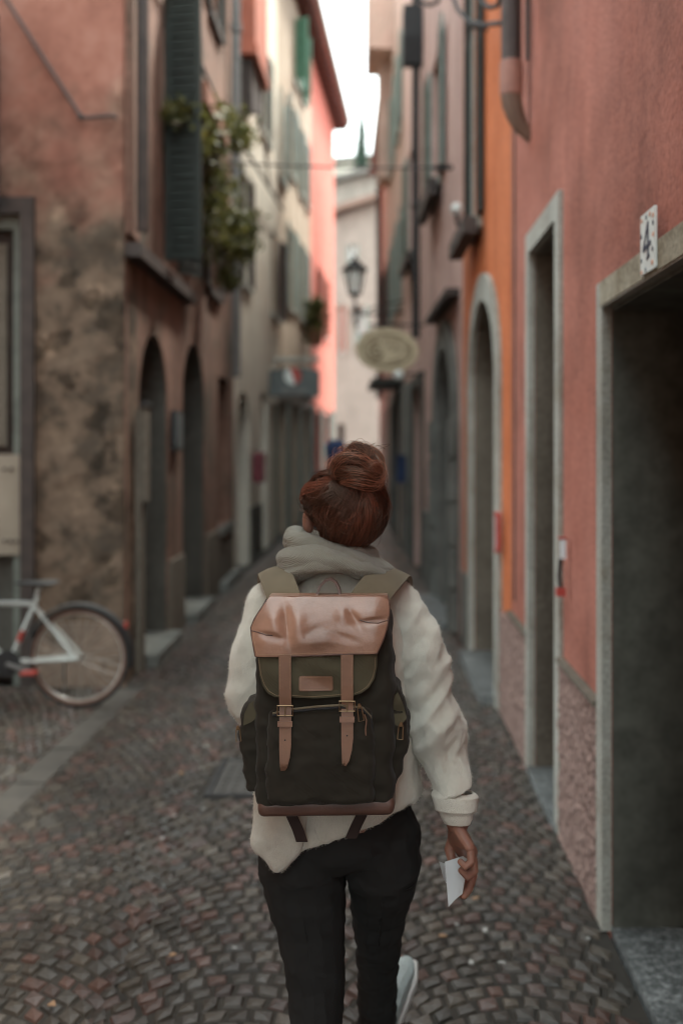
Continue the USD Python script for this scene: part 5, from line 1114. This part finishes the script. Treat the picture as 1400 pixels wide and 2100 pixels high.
low_flap = Polygon([(pu(x), pv(y)) for x, y in ((530, 1330), (774, 1326), (773, 1365), (768, 1388), (757, 1404), (742, 1415), (722, 1422), (650, 1425), (566, 1424), (551, 1416), (541, 1402), (535, 1382))])
def low_w(u, v): return 27 - 10 * np.clip((np.abs(u + 10) - 90) / 32, 0, 1) ** 2 + 4 * G(u, v, 640, 1370, 60, 25) - 3 * G(u, v, 740, 1390, 12, 40, 30) + 3 * np.sin(u / 21 + v / 13)
plate(low_flap, 3.0, low_w, 8, 'lower_flap', 'olive_flap')
copper = Polygon([(pu(x), pv(y)) for x, y in ((550, 1227), (600, 1229), (650, 1226), (700, 1223), (750, 1225), (794, 1226), (798, 1245), (797, 1266), (793, 1285), (785, 1308), (773, 1334), (720, 1335), (650, 1338), (580, 1340), (527, 1341), (523, 1320), (518, 1298), (516, 1286), (522, 1270), (533, 1252), (543, 1236))])
plate(copper, 3.0, lambda u, v: flap_w(u, v) + 1.5, 5, 'copper_flap', 'copper_leather', smooth=True)
s_, t_ = np.meshgrid(np.linspace(0, 1, 16), np.linspace(0, 1, 10), indexing='ij')
top_back = sheet(B(pu(548) + s_ * 246, pv(1227) + 3 * np.sin(t_ * np.pi) - 8 * t_, -31 - 95 * t_), 0.003)
put('flap_top', top_back, 'copper_leather', BP, smooth=60)
rim = [(527, 1341), (580, 1340), (650, 1338), (720, 1335), (773, 1334), (785, 1308), (793, 1285), (797, 1266), (798, 1245), (795, 1228)]
put('edge_binding', [tube([B(pu(x), pv(y), float(flap_w(pu(x), pv(y))) + 0.2) for x, y in rim], 0.0022, 6), tube([B(pu(x), pv(y), float(flap_w(pu(x), pv(y))) + 0.2) for x, y in ((527, 1341), (523, 1320), (518, 1298), (516, 1286), (522, 1270), (533, 1252), (543, 1236))], 0.0022, 6)], 'brown_leather', BP)
put('side_seam', [tube([B(pu(x), pv(y), float(flap_w(pu(x), pv(y))) + 1.6) for x, y in ((517, 1291), (532, 1293), (548, 1298), (562, 1299))], 0.0014, 6), tube([B(pu(x), pv(y), float(flap_w(pu(x), pv(y))) + 1.6) for x, y in ((796, 1272), (775, 1276), (755, 1275), (738, 1270))], 0.0014, 6)], 'brown_leather', BP)
# two straps with buckles
def strap(x0, xt, y1, seed):
    uc = pu(x0); wf = lambda u, v: np.interp(v, [pv(y1), pv(1560), pv(1470), pv(1440), pv(1425), pv(1400), pv(1336)], [26, 37, 33, 30, 33, 35, 36]) + 0.8
    L_, R_ = uc - 12.5, uc + 12.5; vb, vt = pv(y1), pv(1336)
    tip = [(R_ - 0.2, vb + 55), (R_ - 3, vb + 32), (R_ - 8, vb + 12), (R_ - 15, vb + 1), (L_ + 3, vb)]
    S = plate(Polygon([(L_, vt), (R_, vt)] + tip + [(L_ + 1, vb + 45)]), 2.6, wf, 8, 'strap', 'tan_leather')
    mid = lambda py: wf(0, pv(py))
    yb = y1 - 122 if x0 > 650 else y1 - 128
    zf = float(mid(yb))
    fr = [B(uc - 15.5, pv(yb - 9), zf + 3), B(uc + 15.5, pv(yb - 9), zf + 3), B(uc + 15.5, pv(yb + 11), zf + 3), B(uc - 15.5, pv(yb + 11), zf + 3)]
    put('buckle', tube(fr, 0.0017, 8, closed=True), 'brass', S); put('prong', tube([B(uc, pv(yb - 9), zf + 4), B(uc, pv(yb + 12), zf + 4)], 0.0013, 6), 'brass', S)
    plate(sbox(uc - 15, pv(yb + 33), uc + 15, pv(yb + 22)), 2.4, lambda u, v: wf(u, v) + 3.2, 8, 'keeper', 'tan_leather', S)
    put('hole', lathe([(0, -0.0006), (0.0016, -0.0006), (0.0016, 0.0006), (0, 0.0006)], [0, 0, 0], 10).apply_transform(trimesh.transformations.rotation_matrix(math.pi / 2, [1, 0, 0])).apply_translation(B(uc, pv(yb + 60), float(mid(yb + 60)) + 0.2)), 'rubber', S)
    lines = []
    for sgn in (-1, 1):
        for k in range(22):
            y = 1342 + k * 2.9; lines.append(np.array([B(uc + sgn * 9.8, pv(y), float(mid(y)) + 0.5), B(uc + sgn * 9.8, pv(y + 1.7), float(mid(y + 1.7)) + 0.5)]))
    curves('stitching', lines, [0.0009] * len(lines), 'stitch', S)
strap(588, 583, 1576, 1); strap(713, 711, 1561, 2)
LB = plate(sbox(pu(616), pv(1410), pu(684), pv(1380)).buffer(-4).buffer(4), 2.6, lambda u, v: low_w(u, v) + 3.0, 6, 'leather_label', 'tan_leather')
lines = []
for a, b, c_, d_ in ((619, 1383, 681, 1383), (619, 1407, 681, 1407), (619, 1383, 619, 1407), (681, 1383, 681, 1407)):
    n = int(math.hypot(c_ - a, d_ - b) / 3.0)
    for k in range(n):
        x, y = a + (c_ - a) * k / n, b + (d_ - b) * k / n; x2, y2 = a + (c_ - a) * (k + .6) / n, b + (d_ - b) * (k + .6) / n
        lines.append(np.array([B(pu(x), pv(y), float(low_w(pu(x), pv(y))) + 3.4), B(pu(x2), pv(y2), float(low_w(pu(x2), pv(y2))) + 3.4)]))
curves('label_stitching', lines, [0.0008] * len(lines), 'stitch', LB)
lines = []                                                     # stitching along the two flaps
def stitched(pts, wf, step=4.2, dz=0.6):
    pts = np.asarray(pts, float); seg = np.linalg.norm(np.diff(pts, axis=0), axis=1); cum = np.concatenate([[0], np.cumsum(seg)])
    for s_ in np.arange(0, cum[-1] - step, step):
        a = [np.interp(s_, cum, pts[:, i]) for i in (0, 1)]; b = [np.interp(s_ + step * 0.62, cum, pts[:, i]) for i in (0, 1)]
        lines.append(np.array([B(pu(a[0]), pv(a[1]), float(wf(pu(a[0]), pv(a[1]))) + dz), B(pu(b[0]), pv(b[1]), float(wf(pu(b[0]), pv(b[1]))) + dz)]))
stitched([(533, 1345), (538, 1380), (545, 1400), (554, 1412), (568, 1420), (650, 1421), (721, 1418), (740, 1411), (754, 1401), (764, 1386), (769, 1365), (770, 1340)], low_w)
stitched([(521, 1290), (526, 1318), (531, 1336), (600, 1335), (650, 1333), (720, 1331), (769, 1330), (781, 1306), (789, 1284), (793, 1262)], lambda u, v: flap_w(u, v) + 1.5)
curves('stitching', lines, [0.0010] * len(lines), 'stitch', BP)
# base band, handle, zips, hanging webbing
bb = bhull([(pu(x), pv(y), w) for x, y, w in ((541, 1655, -8), (797, 1650, -8), (541, 1655, -125), (797, 1650, -125), (541, 1664, -8), (795, 1660, -8), (545, 1664, -125), (795, 1660, -125))], 0.0135)
put('base_band', fair(bb, 0.008, 4), 'brown_leather', BP, smooth=True)
hp_ = np.array([B(pu(x), pv(y), w) for x, y, w in ((642, 1232, -60), (648, 1212, -66), (660, 1198, -70), (675, 1194, -72), (687, 1202, -70), (694, 1216, -66), (697, 1232, -60))])
hs = np.stack([hp_ + [0, -0.010, 0], hp_, hp_ + [0, 0.010, 0]], 1)
put('handle', sheet(hs, 0.005), 'brown_leather', BP, smooth=60)
zl = np.array([B(pu(x), pv(y), w) for x, y, w in ((562, 1462, 22), (600, 1452, 28), (650, 1446, 30), (700, 1443, 30), (745, 1450, 24), (760, 1470, 14), (766, 1520, 8))])
put('zip', tube(zl, 0.0030, 8), 'black_metal', BP); put('piping', tube(zl + B(0, 4.5, 1.0) - BO, 0.0022, 8), 'olive_strap', BP)
def zip_pull(px, py, w, ang, s=1.0):
    a = math.radians(ang); R2_ = lambda x, y: (pu(px) + (x * math.cos(a) - y * math.sin(a)) * s, pv(py) + (x * math.sin(a) + y * math.cos(a)) * s)
    p = put('zip_pull', tube([B(*R2_(x, y), w) for x, y in ((-4.5, 13), (4.5, 13), (5.5, -13), (-5.5, -13))], 0.0013, 6, closed=True), 'brass', BP)
    put('slider', tm(m3.Manifold.batch_hull([blob(B(*R2_(x, y), w - 2), 0.003, 8) for x, y in ((-2, 15), (2, 15), (0, 20))])), 'brass', p)
zip_pull(740, 1458, 30, 8); zip_pull(821, 1507, -12, -4); zip_pull(487, 1512, -10, 3, 0.9)
put('cord', tube([B(pu(x), pv(y), w) for x, y, w in ((748, 1458, 28), (752, 1470, 27), (750, 1490, 26), (751, 1510, 26))], 0.0012, 6), 'tan_leather', BP)
for pts in (((584, 1676, -60), (592, 1700, -66), (604, 1730, -72), (612, 1758, -78)), ((745, 1674, -62), (738, 1700, -68), (728, 1722, -74), (716, 1752, -82))):
    c_ = np.array([B(pu(x), pv(y), w) for x, y, w in pts]); put('webbing', sheet(np.stack([c_ - [0.012, 0, 0], c_, c_ + [0.012, 0, 0]], 1), 0.003), 'dark_webbing', BP, smooth=60)
for px in (584, 746):
    put('webbing_tab', tm(rbox(*(B(pu(px), 0, 0)[0] + np.array([-0.018, 0.018])), 2.135, 2.150, *(B(0, pv(1690), 0)[2] + np.array([0, 0.022])), 0.004)), 'dark_webbing', BP)
# pocket flaps and shoulder straps
plate(Polygon([(pu(x), pv(y)) for x, y in ((499, 1468), (508, 1448), (527, 1434), (531, 1470), (514, 1484), (497, 1492))]), 3, lambda u, v: -12 + 0.15 * (u + 160), 6, 'pocket_flap', 'olive_flap')
plate(Polygon([(pu(x), pv(y)) for x, y in ((796, 1412), (812, 1418), (826, 1448), (834, 1478), (818, 1496), (803, 1486), (796, 1450))]), 3, lambda u, v: -18 + 3 * np.sin(v / 7), 6, 'pocket_flap', 'olive_flap')
def shoulder(path, lat, wid, name='shoulder_strap'):
    c_ = np.array([P(*p) for p in path]); t_ = np.linspace(0, 1, 24); k = np.linspace(0, 1, len(c_))
    from scipy.interpolate import CubicSpline
    c_ = CubicSpline(k, c_)(t_); lat = np.array(lat, float); lat /= np.linalg.norm(lat)
    rows = []
    for o_ in np.linspace(-1, 1, 9): rows.append(c_ + lat * (wid / 2) * o_ + np.array([0, 0, -0.006]) * o_ ** 2)
    put(name, sheet(np.stack(rows, 1), 0.010), 'olive_strap', BP, smooth=50)
shoulder([(590, 1245, 2.16), (578, 1208, 2.19), (567, 1181, 2.25), (561, 1173, 2.33), (560, 1215, 2.42), (568, 1300, 2.455), (565, 1420, 2.44)], (1, 0, 0.28), 0.066)
shoulder([(745, 1245, 2.16), (769, 1208, 2.19), (792, 1183, 2.25), (806, 1175, 2.33), (812, 1215, 2.42), (808, 1300, 2.455), (806, 1420, 2.44)], (1, 0, -0.30), 0.076)

# ------------------------------------------------------------------ the folded paper
T = thing('folded_paper', 'folded white paper held in the right hand of the woman', 'paper', P(930, 1810, 2.22))
def leafp(quad, name):
    a, b, c_, d_ = [P(*p) for p in quad]; s_, t_ = np.meshgrid(np.linspace(0, 1, 8), np.linspace(0, 1, 10), indexing='ij')
    p = (a * (1 - s_)[..., None] + b * s_[..., None]) * (1 - t_)[..., None] + (d_ * (1 - s_)[..., None] + c_ * s_[..., None]) * t_[..., None]
    p[..., 1] += 0.004 * np.sin(s_ * np.pi) * t_; put(name, sheet(p, 0.0008), 'paper_white', T, smooth=50)
leafp(((912, 1768, 2.236), (962, 1752, 2.226), (948, 1834, 2.218), (919, 1861, 2.226)), 'leaf')
leafp(((911, 1772, 2.240), (900, 1768, 2.262), (910, 1806, 2.258), (914, 1812, 2.238)), 'leaf')

# ------------------------------------------------------------------ the bicycle
BY = 6.72
T = thing('bicycle', 'white bicycle with tan tyres parked at the left before the corner house', 'bicycle', (*P(100, 1455, BY)[:2], 0))
WC = P(162, 1355, BY); WCz = 0.335; WC[2] = WCz; RW = 0.335
def K(px, py, dy=0.0): p = P(px, py, BY); p[1] += dy; return p
def wheel(c, name):
    a = np.linspace(0, 2 * np.pi, 49)[:-1]; ring = lambda r: np.stack([c[0] + r * np.cos(a), np.full(48, c[1]), c[2] + r * np.sin(a)], 1)
    w = put('wheel', tube(ring(RW - 0.018), 0.017, 10, closed=True), 'rubber', T, smooth=True)
    put('sidewall', [tube(ring(RW - 0.034) + [0, y_, 0], 0.0085, 8, closed=True) for y_ in (-0.009, 0.009)], 'tan_tyre', w, smooth=True)
    put('rim', tube(ring(RW - 0.049), 0.007, 8, closed=True), 'steel', w, smooth=True)
    put('hub', tube([c + [0, -0.045, 0], c + [0, 0.045, 0]], [0.022, 0.022], 12), 'steel', w)
    sp = []
    for i in range(28):
        t = i / 28 * 2 * np.pi; s_ = 1 if i % 2 else -1
        sp.append(tube([c + [0.02 * math.cos(t + 0.9 * s_), 0.03 * s_, 0.02 * math.sin(t + 0.9 * s_)], c + [(RW - 0.05) * math.cos(t), 0, (RW - 0.05) * math.sin(t)]], 0.0014, 4))
    put('spokes', sp, 'steel', w, kind='stuff')
wheel(WC, ''); FW = WC + [-1.03, 0, 0]; wheel(FW, '')
bb_ = K(20, 1358); st = K(72, 1238); sd = K(80, 1205)
put('frame', [tube([bb_, st, st + (st - bb_) * 0.12], 0.016, 10), tube([st + [0.0, 0, 0.0], FW + [0.20, 0, 0.36]], 0.018, 10), tube([bb_, FW + [0.21, 0, 0.29]], 0.019, 10),
    tube([FW + [0.22, 0, 0.26], FW + [0.185, 0, 0.42]], 0.02, 10), tube([FW + [0.0, 0.045, 0], FW + [0.10, 0.045, 0.13], FW + [0.222, 0.0, 0.27]], 0.013, 8), tube([FW + [0.0, -0.045, 0], FW + [0.10, -0.045, 0.13], FW + [0.222, 0.0, 0.27]], 0.013, 8)]
    + [tube([st + [0, s_ * .01, -0.02], WC + [0, s_ * 0.06, 0]], 0.011, 8) for s_ in (-1, 1)] + [tube([bb_ + [0, s_ * .02, 0], WC + [0, s_ * 0.06, 0]], 0.013, 8) for s_ in (-1, 1)], 'bike_white', T, smooth=40)
put('seat_post', tube([st, sd], 0.0125, 10), 'steel', T)
put('saddle', fair(m3.Manifold.batch_hull([blob(sd + [0.07, 0.055, 0.03], (0.05, 0.035, 0.016)), blob(sd + [0.07, -0.055, 0.03], (0.05, 0.035, 0.016)), blob(sd + [-0.13, 0, 0.03], (0.03, 0.018, 0.014))]), 0.01, 4), 'rubber', T, smooth=True)
put('red_band', tube([bb_ + (st - bb_) * 0.36, bb_ + (st - bb_) * 0.54], 0.0175, 10), 'red_plastic', T)
put('crank', tube([bb_ + [0, -0.06, 0], bb_ + [0.10, -0.06, -0.035], bb_ + [0.165, -0.06, -0.045]], 0.013, 8), 'grey_pipe', T); put('pedal', tm(rbox(*(bb_[0] + np.array([0.12, 0.22])), *(bb_[1] + np.array([-0.16, -0.08])), *(bb_[2] + np.array([-0.056, -0.034])), 0.008)), 'red_plastic', T)
put('chainring', tube([bb_ + [0, -0.035, 0], bb_ + [0, -0.045, 0]], 0.085, 24), 'black_metal', T)
a = np.linspace(-0.2, 2.75, 30); fc = np.stack([WC[0] + (RW + 0.022) * np.cos(a), np.full(30, WC[1]), WC[2] + (RW + 0.022) * np.sin(a)], 1)
put('mudguard', sheet(np.stack([fc + [0, -0.032, 0] - (fc - WC) * 0.04, fc + [0, -0.018, 0], fc, fc + [0, 0.018, 0], fc + [0, 0.032, 0] - (fc - WC) * 0.04], 1), 0.003), 'rubber', T, smooth=60)
hb = FW + [0.17, 0, 0.56]; put('handlebar', [tube([FW + [0.185, 0, 0.42], hb], 0.013, 8), tube([hb + [0.08, -0.27, 0.03], hb + [0.02, -0.15, 0.02], hb, hb + [0.02, 0.15, 0.02], hb + [0.08, 0.27, 0.03]], 0.012, 8)], 'steel', T)
for s_ in (-1, 1): put('grip', tube([hb + [0.08, s_ * 0.27, 0.03], hb + [0.18, s_ * 0.30, 0.03]], 0.017, 8), 'rubber', T)
put('brake_cable', tube([st + [-0.01, -0.02, 0.025], st + [-0.4, -0.022, 0.02], FW + [0.2, -0.02, 0.41], hb + [0.0, -0.08, 0.03]], 0.0035, 6), 'rubber', T)
put('reflector', tm(rbox(*(WC[0] + 0.30 + np.array([0, 0.02])), *(WC[1] + np.array([-0.02, 0.02])), *(WC[2] + 0.19 + np.array([0, 0.045])), 0.006)), 'red_plastic', T)
put('kickstand', tube([WC + [-0.12, 0.06, -0.01], WC + [-0.16, 0.22, -0.325]], 0.009, 8), 'steel', T)

# ------------------------------------------------------------------ the person farther on
W2 = thing('person', 'person in a blue hat farther up the lane, hidden by the hair bun', 'person', (*P(690, 930, 11.0)[:2], 0))
px_ = P(688, 930, 11.0)[0]; Q = lambda x, y, z: np.array([px_ + x, 11.0 + y, z])
put('body', fair(fuse([chain((Q(0, 0, 1.66), (0.078, 0.095, 0.11)), (Q(0, 0.01, 1.45), 0.06)), chain((Q(0, 0, 1.40), (0.17, 0.08, 0.05)), (Q(0, 0, 1.0), (0.15, 0.1, 0.1))),
    *[chain((Q(s_ * 0.18, 0, 1.38), 0.045), (Q(s_ * 0.2, -0.02, 1.10), 0.038), (Q(s_ * 0.19, 0.06, 0.86), 0.03), (Q(s_ * 0.19, 0.08, 0.76), (0.018, 0.035, 0.05))) for s_ in (-1, 1)],
    *[chain((Q(s_ * 0.09, 0, 0.92), 0.08), (Q(s_ * 0.09, s_ * 0.08, 0.5), 0.05), (Q(s_ * 0.09, s_ * 0.12, 0.08), 0.035)) for s_ in (-1, 1)]]), 0.02, 6), 'skin', W2, smooth=True)
put('jacket', fair(fuse([chain((Q(0, 0, 1.42), (0.19, 0.11, 0.06)), (Q(0, 0, 1.1), (0.18, 0.13, 0.1)), (Q(0, 0, 0.9), (0.19, 0.13, 0.08)))] + [chain((Q(s_ * 0.19, 0, 1.38), 0.065), (Q(s_ * 0.22, -0.02, 1.10), 0.058), (Q(s_ * 0.21, 0.06, 0.85), 0.045)) for s_ in (-1, 1)]), 0.02, 8), 'dark_jacket', W2, smooth=True)
put('trousers', fair(fuse([chain((Q(0, 0, 0.92), (0.17, 0.12, 0.08)), (Q(0, 0, 0.85), (0.17, 0.12, 0.08)))] + [chain((Q(s_ * 0.09, 0, 0.85), 0.095), (Q(s_ * 0.09, s_ * 0.08, 0.5), 0.07), (Q(s_ * 0.09, s_ * 0.12, 0.10), 0.055)) for s_ in (-1, 1)]), 0.02, 8), 'black_cloth', W2, smooth=True)
put('hat', fair(fuse([chain((Q(0, 0, 1.71), (0.118, 0.125, 0.085)), (Q(0, 0.0, 1.60), (0.108, 0.115, 0.06)))]), 0.02, 6), 'navy_cloth', W2, smooth=True)
for s_ in (-1, 1): put('shoe', fair(m3.Manifold.batch_hull([blob(Q(s_ * 0.09, s_ * 0.12 - 0.03, 0.045), 0.042), blob(Q(s_ * 0.095, s_ * 0.12 + 0.16, 0.035), 0.035)]), 0.015, 4), 'rubber', W2, smooth=True)
